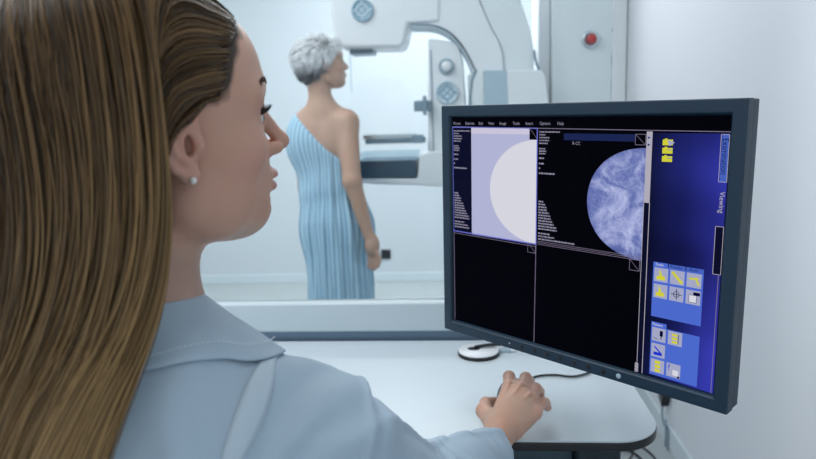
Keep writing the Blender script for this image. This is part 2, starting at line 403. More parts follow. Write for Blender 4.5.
# tool panels
urect(353.5, 202, 415.3, 266.5, E_pan, 3); urect(353.5, 196.5, 372, 202, E_pan, 3); urect(373, 196.8, 393.5, 202, E_tab, 3); urect(394.5, 196.8, 415.3, 202, E_tab, 3)
urect(354.5, 279.5, 415, 343.5, E_pan, 3); urect(354.5, 273.5, 374, 279.5, E_pan, 3)
def icon(u, v, kind):
    urect(u, v, u + 17.6, v + 17.6, E_btn, 4); c = (u + 8.8, v + 8.8)
    if kind == 'hand':
        upoly([(u + 3, v + 11), (u + 3, v + 15), (u + 14, v + 15), (u + 14, v + 11), (u + 10, v + 9), (u + 8, v + 3), (u + 6.5, v + 3), (u + 6.5, v + 10)], E_yel, 5)
    elif kind == 'pencil': uline((u + 2.5, v + 2.5), (u + 15, v + 15), 3.4, E_yel, 5)
    elif kind == 'drill': uline((u + 3, v + 7), (u + 14, v + 6), 2.4, E_yel, 5); uline((u + 11, v + 7), (u + 15, v + 14), 2.2, E_yel, 5)
    elif kind == 'cross':
        uline((u + 2, v + 9), (u + 15.6, v + 9), 0.8, E_ink, 5); uline((u + 9, v + 2), (u + 9, v + 15.6), 0.8, E_ink, 5)
        for k in range(10):
            a = 2 * pi * k / 10; b = 2 * pi * (k + 1) / 10; uline((c[0] + 3.6 * cos(a), c[1] + 3.6 * sin(a)), (c[0] + 3.6 * cos(b), c[1] + 3.6 * sin(b)), 0.7, E_ink, 6)
    elif kind == 'disk': urect(u + 4, v + 6, u + 13, v + 15, E_wht, 5); urect(u + 9, v + 2, u + 17, v + 6, E_ink, 6); ubox(u + 4, v + 6, u + 13, v + 15, 0.5, E_ink, 6)
    elif kind == 'pin': uline((u + 12, v + 3), (u + 12, v + 10), 4, E_ink, 5); uline((u + 12, v + 9), (u + 12, v + 14), 1.2, E_ink, 6); uline((u + 2, v + 13), (u + 8, v + 15), 0.6, E_ink, 6)
    elif kind == 'list': [urect(u + 5, v + 3 + k * 4.5, u + 12, v + 6 + k * 4.5, E_yel, 5) for k in range(3)]; uline((u + 13, v + 3), (u + 13, v + 15), 0.8, E_ink, 6)
    elif kind == 'blue': urect(u + 3, v + 11, u + 14, v + 15, emis('display_blue', (0.01, 0.03, 0.6)), 5); uline((u + 4, v + 4), (u + 12, v + 11), 1.8, emis('display_blue', (0, 0, 0)), 6)
    elif kind == 'yel3': [urect(u + 5.5, v + 1.5 + k * 5.4, u + 12.5, v + 5.5 + k * 5.4, E_yel, 5) for k in range(3)]
    elif kind == 'help': urect(u + 8, v + 8, u + 15, v + 15, E_wht, 5); uline((u + 14, v + 16), (u + 17, v + 16), 2.5, E_ink, 6)
for j, row in enumerate((('hand', 'pencil', 'drill'), ('hand', 'cross', 'disk'))):
    for i, kd in enumerate(row): icon(355.2 + i * 20.2, 203.2 + j * 20.8, kd)
for (i, j, kd) in ((0, 0, 'pin'), (1, 0, 'list'), (0, 1, 'blue'), (0, 2, 'yel3'), (1, 2, 'help')): icon(356 + i * 20.6, 280.5 + j * 20.8, kd)
# small unreadable overlay text rows: dashes of different length
def text_rows(u, v, rows, dv=4.2, h=2.1):
    for r, n in enumerate(rows):
        uu = u
        while uu < u + n:
            w = random.uniform(2.0, 5.5); urect(uu, v + r * dv, min(uu + w, u + n), v + r * dv + h, E_txt, 5); uu += w + 0.9
for u in (21.5, 181.5):
    text_rows(u, 38, [33, 10, 17, 17, 14], 3.9, 1.7); text_rows(u, 61, [10, 12, 11], 3.4, 1.8); text_rows(u, 74, [9], 4); text_rows(u, 81.5, [8], 4); text_rows(u, 88, [2], 4); text_rows(u, 95, [26], 4)
    text_rows(u, 135, [8, 11, 14, 14, 18, 20, 21, 24, 26, 30, 31], 3.9, 2.0); text_rows(u, 180.5, [20, 27, 30 if u < 100 else 60], 4.2, 2.0)

def text_mesh(s, size, m, pos, rotz=0.0, lay=5, sx=1.0):
    c = bpy.data.curves.new('t', 'FONT'); c.body = s; c.size = size; c.align_x = 'LEFT'; c.align_y = 'CENTER'; c.resolution_u = 3
    o = bpy.data.objects.new('t', c); COL.objects.link(o); dg = bpy.context.evaluated_depsgraph_get(); dg.update()
    me = bpy.data.meshes.new_from_object(o.evaluated_get(dg)); bpy.data.objects.remove(o); bpy.data.curves.remove(c)
    ca, sa = cos(rotz), sin(rotz); vs = []
    for v in me.vertices:
        x, y = v.co.x * sx, v.co.y
        vs.append(ui.verts.new(UV(pos[0] + x * ca - y * sa * -1 * -1 if False else pos[0] + (x * ca - y * sa), pos[1] - (x * sa + y * ca), 0.0058 - lay * 0.00012)))
    for p in me.polygons:
        try:
            f = ui.faces.new([vs[i] for i in p.vertices]); f.material_index = umi(m)
        except ValueError: pass
    bpy.data.meshes.remove(me)
uu = 21
for wd, w in (('Patient', 17), ('Examine', 19), ('Edit', 11), ('View', 13), ('Image', 16.5), ('Tools', 15), ('Insert', 16), ('Options', 21), ('Help', 12)):
    text_mesh(wd, 6.2, E_txt, (uu, 27.4), 0, 5, 0.86); uu += w + 7.6
text_mesh('R-CC', 6.0, E_txt, (234, 53.5), 0, 5, 0.9)
text_mesh('Examination', 9.4, E_ink, (430.2, 43.5), -pi / 2, 5, 0.88)
text_mesh('Viewing', 8.2, E_grey, (430.2, 103.5), -pi / 2, 5, 0.95)
text_mesh('Tools', 4.6, E_wht, (356, 199.3), 0, 5); text_mesh('Process', 4.6, E_ink, (375, 199.4), 0, 5); text_mesh('Show', 4.6, E_ink, (398, 199.4), 0, 5)
text_mesh('Patient', 4.8, E_wht, (356, 276.5), 0, 5); text_mesh('?', 12, emis('display_blue', (0, 0, 0)), (377.5, 328), 0, 6)
me = bpy.data.meshes.new('screen_image'); ui.to_mesh(me); ui.free()
for m in UIM: me.materials.append(m)
link_mesh('screen_image', me, mon)
# control buttons on the lower bezel
for k in range(8):
    u = 158 + k * 22.5
    b = lathe_obj('button', [(0.0034, 0), (0.0034, 0.0006), (0.0028, 0.0009), (0, 0.0009)], M_black if k < 7 else M_pgrey, mon, Matrix.Translation(UV(u, MH * 1000 - 8.6, 0.0)) @ Matrix.Rotation(pi / 2, 4, 'X'), 16)
lathe_obj('button', [(0.0012, 0), (0.0012, 0.0006), (0, 0.0008)], M_pgrey, mon, Matrix.Translation(UV(136, MH * 1000 - 8.6, 0.0)) @ Matrix.Rotation(pi / 2, 4, 'X'), 10)
# desk pole that carries the monitor
mcen = mc + BK * 0.080 - DN * 0.18
q = mcen - np.array([0.235, 1.315, ZD])
arm = tag(empty('monitor_stand', (0.235, 1.315, ZD)), 'grey pole stand clamped to the desk behind the monitor, holding it up', 'monitor stand')
lathe_obj('clamp_base', [(0.035, 0.0), (0.035, 0.012), (0.02, 0.02), (0, 0.02)], M_ggrey, arm)
lathe_obj('pole', [(0.0155, 0.0202), (0.0155, q[2] + .03), (0, q[2] + .03)], M_ggrey, arm)
tube('swing_arm', [(0.0, -0.016, q[2]), tuple(np.array([0, 0, q[2]]) * .5 + q * .5 + (0, 0, 0)), tuple(q)], 0.014, M_ggrey, arm, 14)

# ------------------------------------------------------------------ small things on the desk and wall
g0 = on_z(478.5, 350.5, ZD + 0.008)
gr = tag(empty('cable_grommet', (g0[0], g0[1], ZD)), 'round white disc with black rim and slot on the desk below the monitor', 'cable grommet')
lathe_obj('rim', [(0.0435, 0), (0.0435, 0.006), (0.0425, 0.0075), (0, 0.0075)], M_black, gr)
lathe_obj('cover', [(0.042, 0.0075), (0.042, 0.009), (0.041, 0.0098), (0, 0.0098)], M_white, gr)
bm = bmesh.new(); lathe(bm, [(0.013, 0.0099), (0.013, 0.0104), (0, 0.0104)], Matrix.Translation((-0.010, 0.006, 0)) @ Matrix.Scale(0.75, 4, (0, 1, 0)))
bm_obj('slot', bm, M_black, gr)
g1 = on_z(506, 351, ZD + 0.004)
tag(tube('signal_cable', catmull([(g0[0] - .008, g0[1] + .008, ZD + .013), (g0[0] + .015, g0[1] + .012, ZD + .015), (g0[0] + .035, g0[1] + .016, ZD + .0155), (g0[0] + .052, g0[1] + .03, ZD + .012), (g0[0] + .075, g0[1] + .10, ZD + .006), (g0[0] + .06, 1.375, ZD + .005)]), 0.0033, M_rubber), 'short black cable coming out of the slot in the white disc', 'cable')
box_c = tag(empty('cable_connector', (g1[0], g1[1] + .004, ZD)), 'small pale blue plastic connector lying beside the white disc', 'connector')
box('body', (-0.012, -0.006, 0), (0.010, 0.006, 0.007), M_pgrey, box_c, bevel=0.0015); box('plug', (0.0101, -0.004, 0.001), (0.019, 0.004, 0.006), M_white, box_c, bevel=0.001)

# wall plug with hanging cable
a0 = on_x(668, 400, XR); a1 = on_x(672, 410, XR)
wp = tag(empty('wall_plug', (XR, a0[1], a0[2])), 'black plug on the right wall below the monitor with a thin cable hanging from it', 'wall plug')
prism('body', [(-0.045, 0.05), (0.035, 0.05), (0.03, 0.0), (-0.012, -0.022)], -0.028, -0.0005, M_black, wp, 'x', bevel=0.004)
hp = [on_x(x, y, XR - 0.02) - np.array([XR, a0[1], a0[2]]) for x, y in ((664, 398), (662, 412), (664, 425), (668, 435))]
tube('cord', catmull([(-0.02, hp[0][1], 0)] + [tuple(p) for p in hp[1:]] + [(-0.02, hp[3][1] - .0, hp[3][2] - .35), (-0.02, hp[3][1] + .03, 0.104 - a0[2])]), 0.003, M_ggrey, wp)
# floor cables
for i, (pp, lab) in enumerate((([(596, 448), (612, 447), (628, 450), (640, 458), (648, 470)], 'black cable curving over the floor beyond the desk corner'), ([(606, 444), (622, 449), (638, 446), (652, 455), (660, 468)], 'black cable crossing the other one on the floor beyond the desk corner'), ([(625, 440), (633, 450), (628, 462), (616, 474)], 'black cable looping back under the desk corner'))):
    P = [on_z(x, y, 0.006 + i * 0.009) for x, y in pp]; P = [(min(p[0], XR - 0.03), p[1], p[2]) for p in P]
    tag(tube('floor_cable', catmull(P), 0.0042, M_rubber), lab, 'cable', 'cables on the floor')
# black socket on the back wall
k0 = on_y(386, 254, YB)
so = tag(empty('wall_socket', (k0[0], YB, k0[2])), 'small black socket low on the far wall beside the standing patient', 'wall socket')
box('plate', (-0.036, -0.012, -0.036), (0.036, -0.0005, 0.036), M_black, so, bevel=0.003); box('insert', (-0.02, -0.0145, -0.02), (0.02, -0.0121, 0.02), M_rubber, so, bevel=0.002)

# ------------------------------------------------------------------ mammography machine
GY = 2.95
def g2(x, y, Y=GY):
    p = on_y(x, y, Y); return (p[0], p[2])
def g2l(L, Y=GY): return [g2(x, y, Y) for x, y in L]
gb = on_y(500, 300, GY)
gan = tag(empty('mammography_machine', (gb[0], GY + .2, 0)), 'white mammography machine with curved arm, facing the standing patient', 'medical machine')
def gpart(o): o.location = (o.location[0] - gb[0], o.location[1] - (GY + .2), o.location[2]); o.parent = gan; return o
Tgan = (-gb[0], -(GY + .2), 0)
# tube head
head_o = [(329, -60), (329, 0), (334, 40), (337, 46), (343, 48)] + [(398, 47.5), (403, 45), (405, 40), (408, 24), (440, 22), (440, -60)]
gpart(prism('tube_head', g2l(head_o, GY), GY, GY + 0.26, M_white, bevel=0.018, seg=4))
p0 = g2(347, 48); p1 = g2(371, 52)
gpart(box('collimator', (p0[0], GY + .06, p1[1]), (p1[0], GY + .2, p0[1] + .002), M_ggrey, bevel=0.003))
# curved arm in two tones
IN = catmull([(404, 24), (432, 25), (448, 31), (460, 42), (469, 56), (476, 72)], 6)
MID = catmull([(404, -62), (440, -48), (470, -16), (489, 24), (501, 48), (504, 72)], 6)
OUT = catmull([(404, -128), (470, -100), (506, -40), (524, 10), (533, 42), (534, 72)], 6)
MID2 = [tuple(m) for m in MID]
gpart(strip_prism('inner_arm', g2l(IN, GY + .012), g2l(MID2, GY + .012), GY + 0.012, GY + 0.24, M_white, bevel=0.008))
gpart(strip_prism('outer_arm', g2l(MID2, GY + .03), g2l(OUT, GY + .03), GY + 0.03, GY + 0.24, M_white2, bevel=0.010))
E2 = catmull([(410, 26.5), (431, 27.5), (446, 33.5), (457, 44), (466, 58), (473, 74)], 6)
gpart(strip_prism('arm_lining', g2l(E2), g2l([(x + .9, y - 1.3) for x, y in E2]), GY - 0.004, GY + 0.2, M_pgrey))
# hub blocks
gpart(prism('rotation_hub', g2l([(484, 70.5), (507, 70.5), (509, 150), (484, 150)], GY), GY - 0.02, GY + 0.24, M_pgrey, bevel=0.006))
gpart(prism('hub_cover', g2l([(506, 70), (540, 70), (545, 76), (548, 100), (548, 150), (510, 150)], GY), GY - 0.02, GY + 0.24, M_white, bevel=0.008))
disc = [(484, 70), (477, 71), (472.5, 80), (471, 96), (471, 150), (484, 150)]
gpart(prism('hub_disc', g2l(disc), GY - 0.01, GY + 0.2, M_white2, bevel=0.004))
gpart(strip_prism('disc_seal', g2l([(475, 70), (471, 80), (469.5, 96), (469.5, 140)]), g2l([(477, 70), (473, 80), (471.3, 96), (471.3, 140)]), GY - 0.013, GY + 0.15, M_ggrey))
gpart(tube('hose', [on_y(x, y, GY + .01) for x, y in catmull([(534, 50), (536, 62), (540, 72), (545, 84), (547, 104), (548, 130)], 5)], 0.006, M_ggrey))
# vertical carriage with knob and dial
car = [(428, 38), (454, 42), (459, 46), (463, 60), (466, 100), (467, 152), (428, 152)]
cp = gpart(prism('carriage', g2l(car, GY + .02), GY + 0.02, GY + 0.14, M_white, bevel=0.010))
p0 = g2(431.3, 50, GY + .02); p1 = g2(433.0, 151, GY + .02)
gpart(box('guide_slot', (p0[0], GY + .016, p1[1]), (p1[0], GY + .021, p0[1]), M_ggrey))
def dial(name, x, y, rpx, Y, mats, parent_children=True, pattern=False):
    c = on_y(x, y, Y); r = rpx / F * (Y + .05)
    M = Matrix.Translation((c[0] + Tgan[0], Y + Tgan[1], c[2])) @ Matrix.Rotation(pi / 2, 4, 'X')
    d = lathe_obj(name, [(r, 0), (r, 0.010), (r * .93, 0.014), (r * .86, 0.014), (r * .84, 0.010), (0, 0.010)], mats[0], gan, M)
    if pattern:
        bm = bmesh.new(); lathe(bm, [(r * .60, 0.0102), (r * .60, 0.012), (r * .45, 0.012), (r * .45, 0.0102)], M)
        lathe(bm, [(r * .16, 0.0102), (r * .16, 0.0125), (0, 0.0125)], M)
        for k in range(4):
            a = k * pi / 2; lathe(bm, [(r * .12, 0.0102), (r * .12, 0.0125), (0, 0.0125)], M @ Matrix.Translation((r * .72 * cos(a), r * .72 * sin(a), 0)))
        for k in range(4):
            a = k * pi / 2 + pi / 4; lathe(bm, [(r * .09, 0.0102), (r * .09, 0.0125), (0, 0.0125)], M @ Matrix.Translation((r * .31 * cos(a), r * .31 * sin(a), 0)))
        bm_obj('dial_pattern', bm, mats[1], d)
    else:
        bm = bmesh.new(); lathe(bm, [(r * .66, 0.0102), (r * .62, 0.03), (r * .55, 0.034), (0, 0.034)], M); bm_obj('knob', bm, mats[1], d)
    return d
M_dialb = mat('dial_blue', (0.30, 0.45, 0.56), 0.4); M_dialp = mat('dial_pale', (0.55, 0.68, 0.76), 0.4)
dial('control_dial', 362.5, 10.5, 10.5, GY - 0.002, (M_dialb, M_dialp), pattern=True)
dial('control_dial', 447, 92.5, 11, GY + .018, (M_dialp, M_dialb), pattern=True)
dial('adjusting_knob', 446.5, 66.5, 7.6, GY + .018, (M_pgrey, M_white))
# clamp
p0 = g2(414, 101, GY); p1 = g2(432, 111, GY)
gpart(box('clamp', (p0[0], GY - .03, p1[1]), (p1[0], GY + .015, p0[1]), M_ggrey, bevel=0.006))
p0 = g2(423, 96, GY); p1 = g2(427.5, 115, GY)
gpart(box('clamp_lever', (p0[0], GY - .045, p1[1]), (p1[0], GY - .0305, p0[1]), M_ggrey, bevel=0.004))
# compression paddle
p0 = g2(363, 135, GY - .02); p1 = g2(416, 138, GY - .02)
pd = gpart(box('paddle_arm', (p0[0], GY - .02, p1[1]), (p1[0], GY + .02, p0[1]), M_metal, bevel=0.002))
p0 = g2(365, 139, GY - .02); p1 = g2(425, 142.5, GY - .02)
gpart(box('paddle_arm', (p0[0], GY - .02, p1[1]), (p1[0], GY + .05, p0[1]), M_ggrey, bevel=0.002))
p0 = g2(412, 135, GY - .04); p1 = g2(424, 143, GY - .04)
gpart(box('paddle_joint', (p0[0], GY - .045, p1[1]), (p1[0], GY - .0205, p0[1]), M_ggrey, bevel=0.004))
def clear_mat():
    m = bpy.data.materials.new('clear_acrylic'); m.use_nodes = True; nt = m.node_tree; nt.nodes.remove(nt.nodes['Principled BSDF'])
    t = nt.nodes.new('ShaderNodeBsdfTransparent'); t.inputs[0].default_value = (0.80, 0.88, 0.92, 1)
    d = nt.nodes.new('ShaderNodeBsdfGlossy'); d.inputs['Roughness'].default_value = 0.1; mx = nt.nodes.new('ShaderNodeMixShader'); mx.inputs[0].default_value = 0.08
    nt.links.new(t.outputs[0], mx.inputs[1]); nt.links.new(d.outputs[0], mx.inputs[2]); nt.links.new(mx.outputs[0], nt.nodes['Material Output'].inputs[0]); return m
M_clear = clear_mat()
p0 = g2(358, 153.5, GY); p1 = g2(417, 160, GY)
gpart(box('clear_paddle', (p0[0], GY - .03, p1[1]), (p1[0], GY + .2, p0[1]), M_clear, bevel=0.002))
# face shield under the head
p0 = g2(348, 52, GY); p1 = g2(350, 92, GY)
gpart(box('face_shield', (p0[0], GY + .03, p1[1]), (p0[0] + .003, GY + .05, p0[1]), M_clear))
# detector (bucky) and tray
M_dark = mat('detector_carbon', (0.045, 0.085, 0.13), 0.3)
p0 = g2(358, 161, GY); p1 = g2(417, 177, GY)
gpart(box('detector', (p0[0], GY - .03, p1[1]), (p1[0], GY + .23, p0[1]), M_dark, bevel=0.004))
tray = [(358, 178), (418, 178), (420, 155), (432, 151), (500, 150), (500, 190), (440, 186), (415, 184.5), (380, 184), (362, 182)]
gpart(prism('detector_tray', g2l(tray), GY - 0.035, GY + 0.235, M_white, bevel=0.008))
# support column
c0 = g2(446, 186, GY + .1); c1 = g2(470, 186, GY + .1)
gpart(box('stand', (c1[0], GY + .04, 0.0), (c1[0] + .28, GY + .22, 1.42), M_white2, bevel=0.01))
gpart(box('foot_plate', (c1[0] - .1, GY - .1, 0.0), (c1[0] + .34, GY + .26, 0.04), M_white2, bevel=0.01))
# tall column on the right
CYY = 3.10
l = on_y(549, 50, CYY)[0]; r = on_y(630, 50, CYY)[0]
col = tag(empty('equipment_column', ((l + r) / 2, CYY + .1, 0)), 'tall white cabinet column with a red emergency button, right of the mammography machine', 'cabinet')
w2 = (r - l) / 2; w2 = min(w2, XR - .004 - (l + r) / 2)
box('body', (-w2, -0.098, 0), (w2, 0.24, 2.45), M_white2, col, bevel=0.004)
sp0 = on_y(538, 50, CYY + .05)[0] - (l + r) / 2
box('side_cover', (sp0, -0.06, 0), (-w2 - .0005, 0.22, 2.45), M_white, col, bevel=0.01)
bc = on_y(590.5, 39.5, CYY); M = Matrix.Translation((bc[0] - (l + r) / 2, -0.0985, bc[2])) @ Matrix.Rotation(pi / 2, 4, 'X')
bp_ = lathe_obj('button_collar', [(0.040, 0), (0.040, 0.012), (0.034, 0.018), (0.026, 0.012), (0, 0.012)], M_metal, col, M)
lathe_obj('emergency_button', [(0.014, 0.0121), (0.014, 0.03), (0.019, 0.032), (0.0195, 0.042), (0.015, 0.047), (0, 0.048)], M_red, col, M)

# ------------------------------------------------------------------ SDF modelling toolkit
f4 = np.float32
def V3(*a): return np.array(a, f4)
def smin(a, b, k):
    h = np.clip(0.5 + 0.5 * (b - a) / k, 0, 1); return b * (1 - h) + a * h - k * h * (1 - h)
def smax(a, b, k): return -smin(-a, -b, k)
def ell(p, c, r):
    q = (p - V3(*c)); r = V3(*r); k0 = np.sqrt(((q / r) ** 2).sum(1)); k1 = np.sqrt(((q / (r * r)) ** 2).sum(1)) + 1e-9
    return k0 * (k0 - 1) / k1
def sph(p, c, r): return np.sqrt(((p - V3(*c)) ** 2).sum(1)) - r
def cap(p, a, b, ra, rb=None):
    if rb is None: rb = ra
    a = V3(*a); b = V3(*b); d = b - a; t = np.clip(((p - a) @ d) / (d @ d), 0, 1)
    return np.sqrt(((p - a - t[:, None] * d) ** 2).sum(1)) - (ra + (rb - ra) * t)
def chain(p, pts, rs, k=0.004):
    d = None
    for i in range(len(pts) - 1):
        c = cap(p, pts[i], pts[i + 1], rs[i], rs[i + 1]); d = c if d is None else smin(d, c, k)
    return d
def wav(p, s, seed=0, oct=3):
    r = np.random.default_rng(seed); v = 0; a = 1.0
    for o in range(oct):
        for _ in range(3):
            k = r.normal(size=3); k /= np.linalg.norm(k); k = (k * s * (1.9 ** o) * r.uniform(.7, 1.3)).astype(f4)
            v = v + a * np.sin(p @ k + r.uniform(0, 6.28) + 0.9 * np.sin(p @ (k[[1, 2, 0]] * .6).astype(f4)))
        a *= .5
    return v / 4.0

def surface_net(fn, lo, hi, h, B=16):
    """block-adaptive surface nets: returns verts, quads"""
    lo = np.array(lo, float); hi = np.array(hi, float)
    n = np.ceil((hi - lo) / h).astype(int) + 1
    nb = np.ceil(n / B).astype(int)
    g = np.stack(np.meshgrid(*[np.arange(k) for k in nb], indexing='ij'), -1).reshape(-1, 3)
    cen = lo + (g * B + B / 2) * h
    d = np.concatenate([fn(cen[i:i + 40000].astype(f4)) for i in range(0, len(cen), 40000)])
    g = g[np.abs(d) < h * B * 0.87 * 1.5 + 0.006]
    N = n + B * 2 + 4
    key = lambda ijk: (ijk[..., 0].astype(np.int64) * N[1] + ijk[..., 1]) * N[2] + ijk[..., 2]
    lg = np.stack(np.meshgrid(*[np.arange(B + 1)] * 3, indexing='ij'), -1)
    KV, PV, FK, FD = [], [], [], []
    corners = [(a, b, c) for a in (0, 1) for b in (0, 1) for c in (0, 1)]
    edges = [(i, j) for i in range(8) for j in range(i + 1, 8) if sum(abs(np.array(corners[i]) - corners[j])) == 1]
    for s in range(0, len(g), 48):
        gb_ = g[s:s + 48]; gi = gb_[:, None, None, None, :] * B + lg[None]
        P = (lo + gi * h).astype(f4); v = fn(P.reshape(-1, 3)).reshape(P.shape[:-1])
        ins = v < 0
        cs = [v[:, a:B + a, b:B + b, c:B + c] for a, b, c in corners]
        ic = sum((c < 0).astype(int) for c in cs); act = (ic > 0) & (ic < 8)
        w = np.argwhere(act)
        if len(w):
            cv = np.stack([c[act] for c in cs], 1); acc = np.zeros((len(w), 3)); cnt = np.zeros(len(w))
            for i, j in edges:
                a, b = cv[:, i], cv[:, j]; m = (a < 0) != (b < 0); t = np.where(m, a / (a - b + 1e-20), 0)[:, None]
                acc += np.where(m[:, None], np.array(corners[i]) + t * (np.array(corners[j]) - np.array(corners[i])), 0); cnt += m
            base = gi[w[:, 0], w[:, 1], w[:, 2], w[:, 3]]
            KV.append(key(base)); PV.append(lo + (base + acc / cnt[:, None]) * h)
        for ax in range(3):
            sl0 = [slice(None)] + [slice(0, B)] * 3; sl1 = list(sl0); sl1[ax + 1] = slice(1, B + 1)
            a = ins[tuple(sl0)]; b = ins[tuple(sl1)]; w = np.argwhere(a != b)
            if not len(w): continue
            base = gi[w[:, 0], w[:, 1], w[:, 2], w[:, 3]]; flip = a[a != b]
            u, t = (ax + 1) % 3, (ax + 2) % 3; eu = np.eye(3, dtype=int)[u]; et = np.eye(3, dtype=int)[t]
            ok = (base[:, u] > 0) & (base[:, t] > 0)
            q = np.stack([key(base - eu - et), key(base - et), key(base), key(base - eu)], 1)
            q = np.where(flip[:, None], q, q[:, ::-1]); FK.append(q[ok])
    KV = np.concatenate(KV); PV = np.concatenate(PV); FK = np.concatenate(FK)
    ku, idx = np.unique(KV, return_index=True); PV = PV[idx]
    f = np.searchsorted(ku, FK); f = np.clip(f, 0, len(ku) - 1); good = (ku[f] == FK).all(1); f = f[good]
    return PV, f

def mesh_from(name, V, Fc, m, parent=None, base=(0, 0, 0), colors=None, sm=True):
    V = np.asarray(V, float) - np.array(base); me = bpy.data.meshes.new(name)
    n = len(V); k = Fc.shape[1]
    me.vertices.add(n); me.vertices.foreach_set('co', V.astype(f4).ravel())
    me.loops.add(Fc.size); me.loops.foreach_set('vertex_index', Fc.astype(np.int32).ravel())
    me.polygons.add(len(Fc)); me.polygons.foreach_set('loop_start', np.arange(0, Fc.size, k, dtype=np.int32))
    try: me.polygons.foreach_set('loop_total', np.full(len(Fc), k, np.int32))
    except Exception: pass
    if colors is not None:
        a = me.color_attributes.new('Col', 'FLOAT_COLOR', 'POINT'); c = np.ones((n, 4), f4); c[:, :3] = colors; a.data.foreach_set('color', c.ravel())
    me.materials.append(m); me.update(calc_edges=True); me.validate()
    if sm: me.polygons.foreach_set('use_smooth', np.ones(len(me.polygons), bool))
    o = bpy.data.objects.new(name, me); COL.objects.link(o)
    if parent is None: o.location = base
    else: o.parent = parent
    return o
def merge(parts):
    V, Fs, n = [], [], 0
    for v, f in parts: V.append(v); Fs.append(f + n); n += len(v)
    return np.concatenate(V), np.concatenate(Fs)

def col_mat(name, rough=0.5, sss=0.0, spec=0.5, bump=0.0, bscale=600, scale_noise=0.0):
    m = mat(name, (0.5, 0.5, 0.5), rough, spec=spec, sss=sss, bump=bump, bscale=bscale); nt = m.node_tree
    a = nt.nodes.new('ShaderNodeAttribute'); a.attribute_name = 'Col'
    nt.links.new(a.outputs['Color'], nt.nodes['Principled BSDF'].inputs['Base Color']); return m
M_skin = col_mat('skin', 0.48, sss=0.25, spec=0.4, bump=0.12, bscale=900)
M_hair = col_mat('hair_strands', 0.45, spec=0.28)
M_ghair = col_mat('grey_hair_strands', 0.6, spec=0.3)
M_ghair.node_tree.nodes['Principled BSDF'].inputs['Sheen Weight'].default_value = 0.6

# ---- a head in its own axes: q = (forward, side, up)
def head_sdf(q, eyes=True):
    F_, U_ = q[:, 0], q[:, 2]; L_ = np.abs(q[:, 1]); s = np.stack([F_, L_, U_], 1).astype(f4)
    d = ell(s, (-.005, 0, .045), (.094, .073, .082))
    d = smin(d, ell(s, (.030, 0, .055), (.062, .062, .062)), .02)
    d = smin(d, ell(s, (.035, 0, -.010), (.056, .056, .068)), .03)
    d = smin(d, ell(s, (.058, 0, -.036), (.037, .030, .032)), .02)
    d = smin(d, cap(s, (.004, .050, -.045), (.067, .013, -.069), .015, .012), .03)
    d = smin(d, sph(s, (.0755, 0, -.0675), .0155), .014)
    d = smin(d, ell(s, (.028, .044, -.035), (.036, .018, .040)), .02)
    d = smin(d, ell(s, (.054, .042, -.006), (.026, .019, .019)), .018)
    d = smin(d, cap(s, (.050, 0, -.058), (-.02, 0, -.050), .028), .03)
    d = smin(d, cap(s, (.084, .006, .042), (.068, .043, .040), .009), .016)
    d = smax(d, -sph(s, (.0985, .031, .020), .0165), .012)
    d = smin(d, sph(s, (.0695, .031, .018), .0140), .004)
    # nose
    n = cap(s, (.0870, 0, .030), (.1090, 0, -.004), .0055, .0066)
    n = smin(n, sph(s, (.1130, 0, -.0085), .0072), .005)
    n = smin(n, ell(s, (.1010, .0095, -.0130), (.0090, .0055, .0062)), .005)
    n = smin(n, cap(s, (.111, 0, -.0122), (.100, 0, -.0185), .0038), .004)
    d = smin(d, n, .008)
    d = smax(d, -ell(s, (.1050, .0058, -.0190), (.0060, .0028, .0045)), .002)
    # lips
    d = smin(d, ell(s, (.0945, 0, -.0360), (.0090, .0210, .0054)), .004)
    d = smin(d, ell(s, (.0938, 0, -.0482), (.0090, .0175, .0062)), .004)
    d = smax(d, -ell(s, (.1050, 0, -.0420), (.0080, .0240, .0008)), .002)
    d = smax(d, -ell(s, (.1040, 0, -.0575), (.0120, .0200, .0034)), .010)
    # ear
    t = s - V3(.012, -.001, .012)
    e = ell(t, (-.012, .0760, .004), (.019, .0060, .030))
    rim = [(-.000, .0740, .006), (.001, .0765, .020), (-.008, .082, .033), (-.021, .0865, .030), (-.0285, .0880, .014), (-.0265, .0860, -.004), (-.018, .0815, -.019), (-.009, .0780, -.027)]
    e = smin(e, chain(t, rim, [.0030, .0030, .0032, .0034, .0034, .0032, .0032, .0050]), .003)
    e = smin(e, chain(t, [(-.012, .0815, .024), (-.0185, .0845, .008), (-.0165, .0825, -.008), (-.008, .0790, -.0145)], [.0028, .0032, .0032, .0030]), .003)
    e = smin(e, ell(t, (-.0055, .0770, -.0265), (.0080, .0045, .0090)), .004)
    e = smin(e, ell(t, (.0045, .0770, -.0050), (.0045, .0042, .0070)), .003)
    e = smax(e, -ell(t, (-.0040, .0830, -.0040), (.0034, .0220, .0085)), .003)
    d = smin(d, e, .005)
    return d
def face_color(q, skin, n):
    c = np.tile(np.array(skin, f4), (len(q), 1)); s = q.copy(); s[:, 1] = np.abs(s[:, 1])
    def blend(w, col):
        nonlocal c
        w = np.clip(w, 0, 1)[:, None]; c = c * (1 - w) + np.array(col, f4) * w
    g = lambda ctr, r: np.exp(-(((s - V3(*ctr)) / V3(*r)) ** 2).sum(1))
    blend(0.35 * g((.06, .045, -.012), (.03, .025, .022)), (.62, .27, .22))
    blend(0.35 * g((-.003, .08, .017), (.02, .02, .035)), (.60, .25, .20))
    blend(0.35 * g((.11, 0, -.015), (.012, .012, .01)), (.62, .28, .22))
    lip = (ell(s, (.099, 0, -.0360), (.0130, .0215, .0060)) < 0) | (ell(s, (.097, 0, -.0482), (.0130, .0180, .0068)) < 0)
    blend(lip * 0.75, (.50, .22, .22))
    return c

